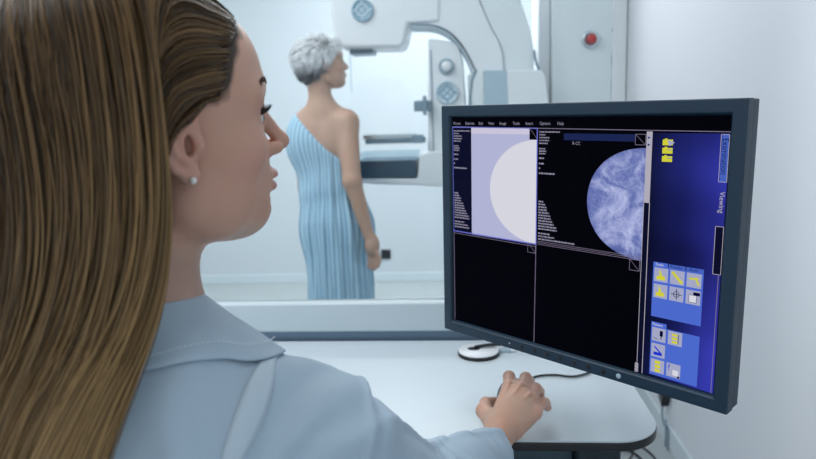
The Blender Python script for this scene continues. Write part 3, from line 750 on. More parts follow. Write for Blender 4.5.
class Frame:
    def __init__(s, H, az, pitch, roll, sc=1.0):
        a, b, c = map(radians, (az, pitch, roll))
        s.f = np.array([sin(a) * cos(b), cos(a) * cos(b), sin(b)]); r0_ = np.array([cos(a), -sin(a), 0]); u0_ = np.cross(r0_, s.f)
        s.r = cos(c) * r0_ - sin(c) * u0_; s.u = sin(c) * r0_ + cos(c) * u0_; s.H = np.array(H, float); s.s = sc
        s.M = np.stack([s.f, s.r, s.u], 1).astype(f4)
    def loc(s, P): return ((P - s.H.astype(f4)) @ s.M) / f4(s.s)
    def wor(s, q): return s.H + s.s * (np.asarray(q, float) @ s.M.T.astype(float))

# ------------------------------------------------------------------ seated person
HF = Frame((-.259, .535, 1.232), 52.6, 3.5, 5.8, 1.005)
WB = np.array([-.28, .44, 0.0])                 # base of the seated person
NB = (-.288, .503, 1.075)                       # neck base
SR = (-.128, .508, .972); EL = (-.060, .690, .812); WR = (.030, .842, .782)
SL = (-.445, .475, .985); EL2 = (-.52, .60, .78); WL2 = (-.33, .74, .70)

def hand_sdf(p):
    # right hand resting on the mouse
    W0 = (.046, .878, .797)
    d = chain(p, [WR, W0], [.0225, .0235], .01)
    mcp = [(.066, .966, .824), (.083, .958, .824), (.095, .945, .815), (.101, .930, .801)]
    base = [(.046, .895, .802), (.052, .893, .804), (.059, .890, .801), (.065, .887, .795)]
    for m, b, r in zip(mcp, base, (.0120, .0115, .0115, .0110)): d = smin(d, cap(p, b, m, .0155, r), .010)
    d = smin(d, cap(p, (.085, .948, .806), (.056, .900, .796), .013, .017), .012)
    fing = [([mcp[0], (.068, 1.004, .827), (.071, 1.030, .812), (.073, 1.043, .790)], [.0108, .0092, .0083, .0074]),
            ([mcp[1], (.094, .996, .828), (.102, 1.022, .811), (.105, 1.034, .788)], [.0108, .0092, .0083, .0074]),
            ([mcp[2], (.108, .978, .818), (.116, 1.004, .802), (.120, 1.016, .781)], [.0103, .0088, .0080, .0072]),
            ([mcp[3], (.115, .962, .802), (.124, .990, .789), (.130, 1.009, .772)], [.0098, .0082, .0075, .0068])]
    for pts, rs in fing: d = smin(d, chain(p, pts, rs, .004), .005)
    # knuckles and tendons over the back of the hand
    for m, b in zip(mcp[:3], base[:3]):
        d = smin(d, sph(p, tuple(np.array(m) + (-.001, -.002, .0045)), .0085), .004)
        d = smin(d, cap(p, tuple(np.array(b) + (0.002, .02, .012)), tuple(np.array(m) + (-.001, -.008, .0130)), .0028, .0034), .0035)
    # thumb leaves the side of the palm near its base
    d = smin(d, chain(p, [(.042, .905, .791), (.026, .962, .788), (.030, 1.006, .780), (.044, 1.030, .772)], [.0160, .0122, .0094, .0080], .006), .014)
    return d
def body_core(p):
    # torso, neck and arms without the head
    d = ell(p, (-.28, .470, .90), (.150, .092, .20))
    d = smin(d, ell(p, (-.28, .455, .72), (.130, .088, .16)), .05)
    d = smin(d, ell(p, (-.28, .435, .58), (.170, .125, .12)), .05)
    d = smin(d, chain(p, [SL, (-.285, .478, 1.005), SR], [.048, .056, .045], .03), .05)
    d = smin(d, cap(p, (-.400, .475, .995), NB, .032, .048), .045)
    d = smin(d, cap(p, (-.170, .500, .990), NB, .032, .048), .045)
    d = smin(d, cap(p, NB, tuple(HF.wor((-.016, 0, -.035))), .056, .052), .03)
    d = smin(d, cap(p, SR, EL, .047, .038), .02); d = smin(d, cap(p, EL, WR, .034, .0225), .02)
    d = smin(d, cap(p, SL, EL2, .046, .038), .02); d = smin(d, cap(p, EL2, WL2, .037, .024), .02)
    return d
def person_sdf(p):
    d = smin(body_core(p), head_sdf(HF.loc(p)) * HF.s, .012)
    return smin(d, hand_sdf(p), .010)
def legs_sdf(p):
    d = ell(p, (-.28, .44, .565), (.175, .13, .10))
    for sx in (-1, 1):
        x = -.28 + sx * .095
        d = smin(d, chain(p, [(x, .44, .56), (x + sx * .03, .86, .57), (x + sx * .03, .86, .09)], [.082, .058, .045], .02), .03)
    return d

def person_colors(V, fr, skin, scalp=None):
    q = fr.loc(V.astype(f4)); c = face_color(q, skin, None)
    return c

SKIN = (.60, .345, .25)
pA = surface_net(lambda p: smin(body_core(p), head_sdf(HF.loc(p)) * HF.s, .012), (-.42, .36, 1.045), (-.10, .72, 1.385), 0.0017)
pB = surface_net(person_sdf, (-.62, .28, .44), (.04, .856, 1.050), 0.009)
pC = surface_net(person_sdf, (-.01, .845, .735), (.20, 1.10, .86), 0.0013)
V, Fc = merge([pA, pB, pC])
colr = person_colors(V, HF, SKIN)
q = HF.loc(V.astype(f4))
def hairline(q):
    """positive inside the hairy scalp"""
    f_, u_, l_ = q[:, 0], q[:, 2], np.abs(q[:, 1])
    lim = np.interp(f_, [-.2, -.030, -.010, .020, .036, .046, .056, .067, .080, .2], [-.055, -.045, .034, .036, .036, .041, .066, .084, .099, .25])
    return u_ - lim
w = np.clip((hairline(q) + .003 * wav(q.astype(f4), 400, 77)) / .010 + .4, 0, 1)[:, None]; colr = colr * (1 - w) + np.array((.045, .025, .013), f4) * w
# finger nails a little paler, knuckles redder
hc = np.exp(-(((V - np.array((.09, .975, .825))) / np.array((.05, .02, .02))) ** 2).sum(1))[:, None] * .3
colr = colr * (1 - hc) + np.array((.60, .27, .22)) * hc
woman = mesh_from('seated_person', V, Fc, M_skin, None, WB, colr)
tag(woman, 'seated person with long straight brown hair and light blue-grey coat, right hand on the mouse', 'person')

# coat
def coat_sdf(p):
    d = ell(p, (-.28, .470, .90), (.165, .110, .20))
    d = smin(d, ell(p, (-.28, .455, .70), (.155, .110, .18)), .05)
    d = smin(d, ell(p, (-.28, .440, .57), (.195, .150, .12)), .05)
    d = smin(d, chain(p, [SL, (-.285, .472, 1.015), SR], [.060, .066, .056], .03), .04)
    d = smin(d, cap(p, (-.400, .475, 1.005), NB, .040, .050), .045)
    d = smin(d, cap(p, (-.170, .500, 1.000), NB, .040, .050), .045)
    fold = .0032 * wav(p, 38, 3)
    arm = smin(cap(p, SR, EL, .059, .052), cap(p, EL, WR, .050, .0335), .022)
    ax = np.array(EL) - np.array(SR); ax /= np.linalg.norm(ax); ax2 = np.array(WR) - np.array(EL); ax2 /= np.linalg.norm(ax2)
    t1 = (p - V3(*EL)) @ ax.astype(f4); t2 = (p - V3(*EL)) @ ax2.astype(f4)
    near = np.exp(-((t1 + t2) / .10) ** 2 * (t1 < 0)) * np.exp(-(np.clip(t2, 0, None) / .16) ** 2)
    k1 = p @ V3(52, 118, -70); w1 = wav(p, 26, 21, 2)
    crest = 1 - np.sqrt(np.sin(k1 * .42 + 1.8 * w1) ** 2 + .02); k2 = p @ V3(-40, 70, 95); crest2 = 1 - np.sqrt(np.sin(k2 * .40 + 1.6 * wav(p, 22, 31, 2)) ** 2 + .02)
    arm = arm - .0115 * near * (crest ** 2) - .0075 * crest2 ** 3 + .0020 * wav(p, 40, 11, 2)
    d = smin(d, arm, .03)
    d = smin(d, cap(p, SL, EL2, .062, .052), .03); d = smin(d, cap(p, EL2, WL2, .050, .040), .02)
    # radiating drag folds from the armhole
    rr = p - V3(-.150, .43, .96); ang = np.arctan2(rr[:, 2], rr[:, 0]); rad = np.sqrt((rr ** 2).sum(1))
    d = d + .0028 * np.sin(ang * 11 + 6 * rad * 10) * np.exp(-((rad - .08) / .07) ** 2)
    # sleeve seam ridge round the armhole
    sn = np.array((.80, .30, -.30)); sn /= np.linalg.norm(sn); ts = (p - V3(-.108, .522, .960)) @ sn.astype(f4)
    d = d - .0040 * np.exp(-(ts / .0030) ** 2) * (p[:, 0] > -.22) + .0035 * np.exp(-((ts - .012) / .006) ** 2) * (p[:, 0] > -.22)
    d = d + fold
    # hem stitch at the cuff and the opening
    td = (p - V3(*WR)) @ ax2.astype(f4)
    cut = td - .006; d = np.maximum(d, np.where(p[:, 0] > -.03, cut, -1))
    d = d - .0012 * np.exp(-((td + .030) / .0025) ** 2)
    cav = np.where(td > -.035, cap(p, EL, tuple(np.array(WR) + ax2 * .05), .030, .0285), 1.0)
    return np.maximum(d, -cav)
cV, cF = surface_net(coat_sdf, (-.66, .24, .46), (.11, .96, 1.15), 0.0034)
def coat_material():
    m = mat('coat_cloth', (.42, .53, .62), 0.75, spec=0.25, bump=0.0); nt = m.node_tree; b = nt.nodes['Principled BSDF']
    b.inputs['Sheen Weight'].default_value = 0.12
    tc = nt.nodes.new('ShaderNodeTexCoord')
    n = nt.nodes.new('ShaderNodeTexNoise'); n.inputs['Scale'].default_value = 14; n.inputs['Detail'].default_value = 3; n.inputs['Distortion'].default_value = .6
    n2 = nt.nodes.new('ShaderNodeTexNoise'); n2.inputs['Scale'].default_value = 1300
    nt.links.new(tc.outputs['Object'], n.inputs['Vector']); nt.links.new(tc.outputs['Object'], n2.inputs['Vector'])
    b1 = nt.nodes.new('ShaderNodeBump'); b1.inputs['Strength'].default_value = .6; b1.inputs['Distance'].default_value = .006
    b2 = nt.nodes.new('ShaderNodeBump'); b2.inputs['Strength'].default_value = .25; b2.inputs['Distance'].default_value = .0006
    nt.links.new(n.outputs['Fac'], b1.inputs['Height']); nt.links.new(n2.outputs['Fac'], b2.inputs['Height'])
    nt.links.new(b1.outputs['Normal'], b2.inputs['Normal']); nt.links.new(b2.outputs['Normal'], b.inputs['Normal'])
    return m
M_coat = coat_material()
M_band = mat('coat_band', (.50, .605, .68), .7)
coat = mesh_from('coat', cV, cF, M_coat, woman, WB)
coat['label'] = 'light blue-grey work coat with turned-down collar'

def project_out(fn, P, off, it=12):
    P = P.astype(f4); e = f4(.0008)
    for _ in range(it):
        d = fn(P); g = np.stack([fn(P + v * e) - d for v in np.eye(3, dtype=f4)], 1); g /= (np.linalg.norm(g, axis=1, keepdims=True) + 1e-9)
        P = P - g * (d - off)[:, None] * .9
    return P, g
# collar: turned-down leaf around the neck
def coat_collar():
    na, nr = 96, 12; rows = []
    nb = np.array(NB); axis = HF.wor((-.016, 0, -.035)) - nb; axis /= np.linalg.norm(axis)
    P = np.zeros((na, nr, 3))
    for i in range(na):
        th = radians(-180 + 360 * i / (na - 1))        # 0 = right of person, -90 = back ; opens at the front
        a = radians(-90) + radians(150) * (2 * i / (na - 1) - 1)
        dr = np.array([cos(a), sin(a), 0])
        fr_ = abs(2 * i / (na - 1) - 1)                 # 0 back, 1 front tips
        wd = np.interp(fr_, [0, .25, .45, .60, .75, 1], [.028, .029, .034, .046, .050, .045])
        for j in range(nr):
            t = j / (nr - 1)
            rad = .060 + wd * t
            z = NB[2] + .046 - .032 * fr_ - (wd * 1.45) * t ** 1.2 - .02 * fr_ * t
            P[i, j] = nb * (1, 1, 0) + dr * rad + np.array([0, 0, z])
    flat = P.reshape(-1, 3); sd = coat_sdf(flat.astype(f4)); tt = np.tile(np.arange(nr) / (nr - 1), na)
    pr, g_ = project_out(coat_sdf, flat, f4(.0045))
    wgt = np.clip((tt - .15) / .35, 0, 1)[:, None]
    Q = flat * (1 - wgt) + pr * wgt
    # keep the standing part out of the cloth
    sd = coat_sdf(Q.astype(f4)); pr2, _ = project_out(coat_sdf, Q, f4(.004)); Q = np.where((sd < .0035)[:, None], pr2, Q)
    idx = np.arange(na * nr).reshape(na, nr)
    Fq = np.stack([idx[:-1, :-1], idx[1:, :-1], idx[1:, 1:], idx[:-1, 1:]], -1).reshape(-1, 4)
    return Q, Fq
Q, Fq = coat_collar()
cl = mesh_from('collar', Q, Fq, M_coat, coat, WB)
so_ = cl.modifiers.new('thick', 'SOLIDIFY'); so_.thickness = 0.0026; so_.offset = 1
sb = cl.modifiers.new('sub', 'SUBSURF'); sb.levels = 1; sb.render_levels = 1
# stitching along the collar's edge
Qg = Q.reshape(96, 12, 3)
bm = bmesh.new()
rowm = Qg[:, 9] * .6 + Qg[:, 10] * .4; up_ = np.cross(np.gradient(rowm, axis=0), Qg[:, 11] - Qg[:, 8]); up_ /= np.linalg.norm(up_, axis=1, keepdims=True)
rowm = np.array(catmull(list(rowm - up_ * np.sign(up_[:, 2:3]) * -.0034), 5))
for i in range(0, len(rowm) - 3, 3): add_tube(bm, [rowm[i] - WB, rowm[i + 1] - WB, rowm[i + 2] - WB], .0004, 4)
bm_obj('stitching', bm, mat('pale_thread', (.75, .80, .84), .7), cl)
# pale band down the back of the coat
def band(name, A, B_, width, parent, n=40, off=.0012, m=M_band):
    A = np.array(A); B_ = np.array(B_); t = np.linspace(0, 1, n)[:, None]; C_ = A * (1 - t) + B_ * t
    view = np.cross(B_ - A, CAM - A); sd = view / np.linalg.norm(view)
    P = np.concatenate([C_ + sd * width * k for k in (-.5, -.25, 0, .25, .5)]); P, _ = project_out(coat_sdf, P, f4(off))
    idx = np.arange(5 * n).reshape(5, n); Fq = np.stack([idx[:-1, :-1], idx[1:, :-1], idx[1:, 1:], idx[:-1, 1:]], -1).reshape(-1, 4)
    o = mesh_from(name, P, Fq, m, parent, WB); s = o.modifiers.new('thick', 'SOLIDIFY'); s.thickness = .0012; s.offset = 0
    return o
def hit_coat(x, y, t0=.25, t1=.9):
    d = ray(x, y); t = t0
    for _ in range(90):
        P = CAM + d * t; s = float(coat_sdf(P[None].astype(f4))[0])
        if s < .0004: break
        t += max(s * .7, .0004)
    return CAM + d * t
band('back_band', hit_coat(277, 352), hit_coat(226, 470), .0105, coat)

# trousers and stool under the frame
lV, lF = surface_net(legs_sdf, (-.52, .28, .03), (-.04, .96, .70), 0.010)
mesh_from('trousers', lV, lF, mat('navy_cloth', (.05, .07, .11), .8), woman, WB)
def shoe(p): return smin(ell(p, (0, .03, .045), (.045, .075, .045)), ell(p, (0, .10, .032), (.043, .07, .032)), .03)
for sx in (-1, 1):
    sV, sF = surface_net(lambda p: np.maximum(shoe(p), -p[:, 2] + .001), (-.06, -.07, -.005), (.06, .20, .10), .006)
    mesh_from('shoe', sV + np.array((-.28 + sx * .125, .86, 0)), sF, M_white, woman, WB)
st = tag(empty('stool', (-.28, .43, 0)), 'round black office stool the seated person sits on', 'stool')
lathe_obj('seat', [(0, .38), (.17, .38), (.19, .39), (.19, .42), (.17, .438), (0, .440)], M_black, st)
lathe_obj('post', [(.025, .06), (.025, .38)], M_metal, st)
lathe_obj('base', [(.24, 0), (.24, .02), (.05, .06), (0, .06)], M_ggrey, st)

# eyes, lashes and brows
M_eye = mat('eye_white', (.75, .72, .70), .15, coat=.5); M_iris = mat('iris_brown', (.05, .03, .02), .2); M_lash = mat('lash_black', (.008, .006, .006), .6); M_brow = mat('brow_brown', (.05, .028, .018), .7)
def eye_parts(fr, parent, base, lashes=True):
    for sx in (-1, 1):
        c = fr.wor((.0705, sx * .031, .018)) - base
        bm = bmesh.new(); bmesh.ops.create_uvsphere(bm, u_segments=24, v_segments=16, radius=.0143 * fr.s, matrix=Matrix.Translation(c)); 
        for f in bm.faces: f.smooth = True
        # only the slit in the lids is open: keep the cap that the lids leave free
        keep = []
        for v in bm.verts:
            ql = (np.array(v.co) - c) @ fr.M.astype(float) / fr.s
            if not (ql[0] > .0078 and abs(ql[2] - .0005) < .0046 and abs(ql[1]) < .0115): keep.append(v)
        bmesh.ops.delete(bm, geom=keep, context='VERTS')
        eo = bm_obj('eye', bm, M_eye, parent)
        M = Matrix([list(v) for v in np.stack([fr.r, fr.u, fr.f], 1)]).to_4x4(); M.translation = Vector(fr.wor((.0705 + .0139, sx * .031, .018)) - base)
        lathe_obj('iris', [(.0048, 0), (.0042, .0006), (0, .0009)], M_iris, eo, M, 16)
        if lashes:
            bm = bmesh.new()
            for k in range(30):
                t = k / 29; l_ = sx * (.0205 + .0215 * t); f_ = .0815 + .0035 * sin(pi * (1 - t) * .9) - .003 * t
                P0 = np.array((f_, l_, .0225 + .001 * sin(pi * t))); Ln = .0098 + .002 * sin(pi * t) + random.uniform(-.001, .001); sp = sx * (t - .45) * .006 + random.uniform(-.0008, .0008)
                pts = [fr.wor(P0 + np.array((Ln * s * (1 - .15 * s), sp * s, -.0012 * s + .0062 * s * s))) - base for s in (0, .35, .7, 1)]
                add_tube(bm, pts, [.00042, .00036, .00024, .0001], 4)
            # lid line
            pts = [fr.wor((.0828 + .0028 * sin(pi * (1 - t) * .9) - .003 * t, sx * (.0205 + .0215 * t), .0222 + .001 * sin(pi * t))) - base for t in np.linspace(0, 1, 12)]
            add_tube(bm, pts, .0007, 5)
            bm_obj('eyelashes', bm, M_lash, parent)
            bm = bmesh.new()
            for k in range(110):
                t = random.random(); l_ = sx * (.012 + .034 * t); u_ = .0465 + .004 * sin(pi * t * .8) + random.uniform(-.0022, .0022)
                P0 = fr.wor((.10 - .02 * t, l_, u_)).astype(f4)[None]; P1 = fr.wor((.10 - .02 * t - .001, l_ + sx * .006, u_ + .0016 * (1 - 2 * t))).astype(f4)[None]
                hf = lambda p: head_sdf(fr.loc(p)) * fr.s
                a, _ = project_out(hf, P0, f4(.0003), 5); b, _ = project_out(hf, P1, f4(.0010), 5)
                add_tube(bm, [a[0] - base, (a[0] + b[0]) / 2 - base, b[0] - base], [.00030, .00028, .0001], 3)
            bm_obj('eyebrow', bm, M_brow, parent)
eye_parts(HF, woman, WB)
# pearl earring
pe = HF.wor((.0065, .0830, -.0175))
er = tag(empty('earring', tuple(pe)), 'small white pearl stud in the ear lobe of the seated person', 'earring')
bm = bmesh.new(); bmesh.ops.create_uvsphere(bm, u_segments=24, v_segments=16, radius=.0028)
for f in bm.faces: f.smooth = True
bm_obj('pearl', bm, M_pearl, er)
tube('post', [tuple(HF.M[:, 1] * -.0030), tuple(HF.M[:, 1] * -.0075)], .0008, M_metal, er, 8)

# ---- hair strands
def hair_collide(p, fr):
    q = fr.loc(p); s = q.copy(); s[:, 1] = np.abs(s[:, 1])
    d = ell(s, (-.005, 0, .045), (.094, .073, .082))
    d = smin(d, ell(s, (.030, 0, .055), (.062, .062, .062)), .02)
    d = smin(d, ell(s, (.035, 0, -.015), (.056, .056, .072)), .03)
    d = smin(d, ell(s, (-.020, 0, .055), (.098, .078, .086)), .02)
    d = smin(d, ell(s, (-.002, .0745, .036), (.020, .013, .014)), .01)
    d = d * fr.s
    b = cap(p, NB, tuple(fr.wor((-.028, 0, -.035))), .053, .050)
    d = smin(d, b, .03)
    c = ell(p, (-.28, .470, .90), (.165, .112, .20))
    c = smin(c, chain(p, [SL, (-.285, .472, 1.015), SR], [.062, .070, .058], .03), .05)
    c = smin(c, cap(p, (-.28, .46, .80), (-.28, .44, .55), .13), .05)
    return smin(d, c, .03)
def grow_hair(fr, n, steps, step, comb, layers, width, collide, roots_fn, seed=1, thick=lambda q: 1.0):
    r = np.random.default_rng(seed)
    v = r.normal(size=(n * 4, 3)); v /= np.linalg.norm(v, axis=1, keepdims=True); q0 = v * np.array((.094, .073, .082)) + np.array((-.005, 0, .045))
    q0 = q0[roots_fn(q0)][:n]; n = len(q0)
    P = fr.wor(q0).astype(f4)
    lay = r.uniform(layers[0], layers[1], n).astype(f4)
    # clumps: strands of a lock share a wander
    nc = 420; ci = r.integers(0, n, nc); D = ((q0[:, None, :] - q0[ci][None]) ** 2).sum(2); cl = D.argmin(1)
    cph = r.uniform(0, 6.28, nc)[cl]; camp = r.uniform(-1, 1, (nc, 3))[cl]; clay = r.uniform(-1, 1, nc)[cl]
    lay = np.clip(lay + clay * .0010, .001, None).astype(f4)
    pts = [P.copy()]; e = f4(.001); nrm = []
    wander = r.normal(size=(n, 3)) * .035
    for k in range(steps):
        dirv = comb(fr.loc(P), P, k, camp, wander, q0)
        dirv /= (np.linalg.norm(dirv, axis=1, keepdims=True) + 1e-9)
        P = P + (dirv * step).astype(f4)
        ramp = min(1, (k + 1) / 7)
        for _ in range(2):
            d = collide(P); g = np.stack([collide(P + vv * e) - d for vv in np.eye(3, dtype=f4)], 1); g /= (np.linalg.norm(g, axis=1, keepdims=True) + 1e-9)
            pen = np.clip(lay * ramp * thick(fr.loc(P)) - d, 0, None); P = P + g * pen[:, None]
        pts.append(P.copy()); nrm.append(g)
    nrm = [nrm[0]] + nrm
    return np.stack(pts, 1), np.stack(nrm, 1), clay, r, cl
def ribbon_mesh(S, Nn, width, r, taper=.35):
    n, m, _ = S.shape
    T = np.gradient(S, axis=1); T /= (np.linalg.norm(T, axis=2, keepdims=True) + 1e-9)
    B_ = np.cross(T, Nn); B_ /= (np.linalg.norm(B_, axis=2, keepdims=True) + 1e-9); N2 = np.cross(B_, T)
    a = r.normal(size=(n, 1, 1)) * .45; B2 = B_ * np.cos(a) + N2 * np.sin(a)
    w = width * r.uniform(.6, 1.35, (n, 1, 1)) * (1 - (1 - taper) * np.linspace(0, 1, m)[None, :, None] ** 3) * .5
    V = np.stack([S - B2 * w, S + B2 * w], 2).reshape(-1, 3)
    i = (np.arange(n)[:, None] * m + np.arange(m - 1)[None]) * 2
    Fq = np.stack([i, i + 1, i + 3, i + 2], -1).reshape(-1, 4)
    return V, Fq
def comb_long(q, P, k, camp, wander, q0):
    f_ = q[:, 0]; u_ = q[:, 2]
    back = np.clip((f_ + .016) * 2.6, 0, None) * (u_ > -.13)
    top = np.clip((u_ - .075) / .05, 0, 1)
    side = np.sign(q0[:, 1] + 1e-6) * top * .06
    loc = np.stack([-back, side, -.055 * (1 - .75 * np.clip(f_ / .035, 0, 1))], 1)
    d = loc @ HF.M.T.astype(float)
    hang = np.clip((.005 - u_) / .05, 0, 1)[:, None] * np.clip(1 - f_ / .01, 0, 1)[:, None]
    g = np.tile(np.array((-.008, -.007, -.055)), (len(P), 1)); g[:, 0] -= .014 * np.clip((P[:, 0] + .335) / .10, 0, 1.3) * np.clip((1.16 - P[:, 2]) / .05, 0, 1)
    return d * (1 - hang) + g * hang + camp * .0022 + wander * .035
coll = lambda p: hair_collide(p, HF)
def roots(q): return hairline(q) > np.abs(np.random.default_rng(4).normal(size=len(q))) * .004 - .0015
def thick_long(q):
    t = np.clip((-.02 - q[:, 0]) / .05, 0, 1) + .6 * np.clip((q[:, 2] - .07) / .04, 0, 1) * np.clip((.05 - q[:, 0]) / .04, 0, 1)
    edge = np.clip((.070 - q[:, 0]) / .045, .12, 1)
    return ((.45 + .95 * np.clip(t, 0, 1)) * edge).astype(f4)
S, Nn, clay, r, cl_ = grow_hair(HF, 24000, 44, .0118, comb_long, (.001, .024), .001, coll, roots, 5, thick_long)
for _ in range(30):
    k_ = np.clip((np.arange(S.shape[1]) - 8) / 8, 0, 1)[None, 1:-1, None] * .5
    S[:, 1:-1] += k_ * ((S[:, :-2] + S[:, 2:]) / 2 - S[:, 1:-1])
# flyaway hairs
fa = (r.random(len(S)) < .022) & (HF.loc(S[:, 0].astype(f4))[:, 0] < -.03); ph_ = r.uniform(0, 6.28, (len(S), 3)); tt_ = np.linspace(0, 1, S.shape[1])
S = S + fa[:, None, None] * (Nn * (np.sin(tt_ * 3.1)[None, :, None] * .006) + .004 * tt_[None, :, None] * np.sin(tt_[None, :, None] * 7 + ph_[:, None, :]))
hq = HF.loc(S.reshape(-1, 3).astype(f4)).reshape(S.shape)
keep_ = ~(((hq[:, :, 0] > .002) & (hq[:, :, 2] < .026) & (hq[:, :, 2] > -.10) & (np.abs(hq[:, :, 1]) < .12)).any(1))
S, Nn, clay, fa = S[keep_], Nn[keep_], clay[keep_], fa[keep_]
HV, HFc = ribbon_mesh(S, Nn, .0009 * np.where(fa, .45, 1.0)[:, None, None], r)
n_, m_ = S.shape[:2]
tl = np.linspace(0, 1, m_)[None, :, None]
mixr = np.clip(.45 + .26 * clay[:, None] + r.normal(size=(n_, 1)) * .38, 0, 1.25)[:, :, None]
c_dark = np.array((.038, .022, .010)); c_mid = np.array((.195, .108, .042)); c_gold = np.array((.43, .275, .115))
basec = c_dark * (1 - mixr) + c_mid * mixr
gold = np.clip(tl * 1.25 - .28, 0, 1) * (.35 + .65 * mixr)
hc = basec * (1 - gold) + c_gold * gold
HC = np.repeat(hc.reshape(-1, 3), 2, axis=0)
hair = mesh_from('hair', HV, HFc, M_hair, woman, WB, HC)
hair['label'] = 'long straight brown hair with golden lengths, tucked behind the ear'

# ------------------------------------------------------------------ computer mouse
MC = np.array((.083, 1.072, ZD))
def mouse_sdf(p):
    d = ell(p, (0, 0, .006), (.031, .056, .033)); d = smin(d, ell(p, (0, -.012, .010), (.029, .042, .030)), .01)
    return smax(d, -(p[:, 2] - .0008), .003)
mo = tag(empty('computer_mouse', tuple(MC)), 'dark computer mouse under the hand on the white desk', 'computer mouse')
def mpart(name, fn, m, par=mo):
    v, f = surface_net(fn, (-.04, -.065, -.002), (.04, .065, .046), .0014); return mesh_from(name, v, f, m, par, (0, 0, 0))
mpart('body', lambda p: smax(mouse_sdf(p), np.minimum(p[:, 1] - .010, 9) , .001), M_dblue)
for sx in (-1, 1): mpart('mouse_button', lambda p: smax(smax(mouse_sdf(p), -(p[:, 1] - .0112), .001), -(sx * p[:, 0] - .0006), .001), M_dblue)
lathe_obj('scroll_wheel', [(0, -.003), (.0075, -.003), (.008, 0), (.0075, .003), (0, .003)], M_rubber, mo, Matrix.Translation((0, .030, .0265)) @ Matrix.Rotation(pi / 2, 4, 'Y'), 20)
cp_ = [(MC[0] + .004, MC[1] + .054, ZD + .010)] + [tuple(on_z(x, y, ZD + .0035)) for x, y in ((530, 378.5), (541, 375.5), (556, 375), (570, 376.5), (582, 375), (592, 371), (606, 362))]
tag(tube('mouse_cable', catmull(cp_), .0021, M_rubber), 'thin black mouse cable curving over the white desk behind the hand', 'cable')

# ------------------------------------------------------------------ standing patient
PB = on_y(338, 60, 2.75); PX = PB[0] + .005; PY = 2.75
def pz(x, y, dy=0.0): p = on_y(x, y, PY + dy); return (p[0], PY + dy, p[2])
PH = Frame(on_y(322, 68, PY) + np.array((0, 0, 0)), 62, 6, 0, .98)
def shift(t, dy): return (t[0], t[1] + dy, t[2])
pSL = pz(301, 127, .04); pSR = pz(347, 122, -.02); pEL = pz(352, 181, -.09); pWR = pz(368, 233, -.08)
pN = pz(322, 110); TX = pz(325, 160)[0]; BX = pz(340, 290)[0]
zch = pz(325, 140)[2]; zwa = pz(325, 190)[2]; zhi = pz(330, 225)[2]
def p_torso(p, o=0.0):
    d = ell(p, (TX - .005, PY + .02, zch - .01), (.150 + o, .095 + o, .16 + o))
    d = smin(d, ell(p, (TX + .01, PY + .03, zwa), (.125 + o, .10 + o, .15 + o)), .05)
    d = smin(d, ell(p, (TX + .025, PY + .04, zhi - .02), (.138 + o, .110 + o, .15 + o)), .05)
    return d
def patient_sdf(p):
    d = p_torso(p)
    d = smin(d, chain(p, [pSL, (pN[0], PY + .01, pSL[2] + .015), pSR], [.045, .06, .046], .03), .04)
    d = smin(d, cap(p, (pN[0] - .06, PY + .01, pSR[2] + .02), pN, .035, .045), .04); d = smin(d, cap(p, (pN[0] + .06, PY, pSR[2] + .02), pN, .035, .045), .04)
    d = smin(d, cap(p, pN, tuple(PH.wor((-.025, 0, -.03))), .050, .047), .03)
    # shoulder blade and spine furrow
    d = smax(d, -cap(p, (pN[0] - .005, PY - .096, pN[2] - .09), (TX, PY - .088, zwa), .010), .03)
    d = smin(d, ell(p, (pSR[0] - .075, PY - .045, pSR[2] - .075), (.045, .03, .06)), .03)
    d = smin(d, chain(p, [pSR, pEL, pWR], [.047, .038, .0245], .015), .025)
    e2 = (pSL[0] - .01, PY + .10, pSL[2] - .27); w2_ = (pSL[0] + .10, PY + .28, pSL[2] - .22)
    d = smin(d, chain(p, [pSL, e2, w2_], [.044, .034, .023], .015), .025); d = smin(d, ell(p, (w2_[0] + .04, w2_[1] + .05, w2_[2]), (.045, .055, .022)), .02)
    for sx in (-1, 1):
        x = BX - .01 + sx * .062; d = smin(d, chain(p, [(x, PY + .04, zhi - .05), (x, PY + .03, .46), (x, PY + .02, .07)], [.070, .052, .036], .02), .03)
        d = smin(d, cap(p, (x, PY + .0, .04), (x + sx * .03, PY + .15, .028), .036, .028), .02)
    # hand with five fingers hanging beside the thigh
    w_ = np.array(pWR); d = smin(d, ell(p, tuple(w_ + (.016, .0, -.052)), (.032, .030, .048)), .02)
    for k, (dy, ln) in enumerate(((-.026, .062), (-.009, .074), (.009, .078), (.026, .070))):
        b = w_ + (.016 - dy * .75, dy * .6, -.080); m1 = b + (.007 - dy * .15, 0, -ln * .5); t_ = b + (.000 - dy * .1, 0, -ln)
        d = smin(d, chain(p, [tuple(b), tuple(m1), tuple(t_)], [.0098, .0088, .0072], .004), .005)
    d = smin(d, chain(p, [tuple(w_ + (.008, .022, -.02)), tuple(w_ + (.020, .052, -.055)), tuple(w_ + (.022, .052, -.090))], [.012, .0105, .0085], .004), .010)
    hd = head_sdf(PH.loc(p)) * PH.s
    return smin(d, hd, .012)
gA, gB = np.array(pz(292, 112)), np.array(pz(340, 156))   # slanting top edge of the gown
gd = gB - gA; gd[1] = 0; gn = np.array((-gd[2], 0, gd[0])); gn /= np.linalg.norm(gn)
gn = gn if gn[2] > 0 else -gn
GC = np.array((TX + .02, PY + .03, 0))
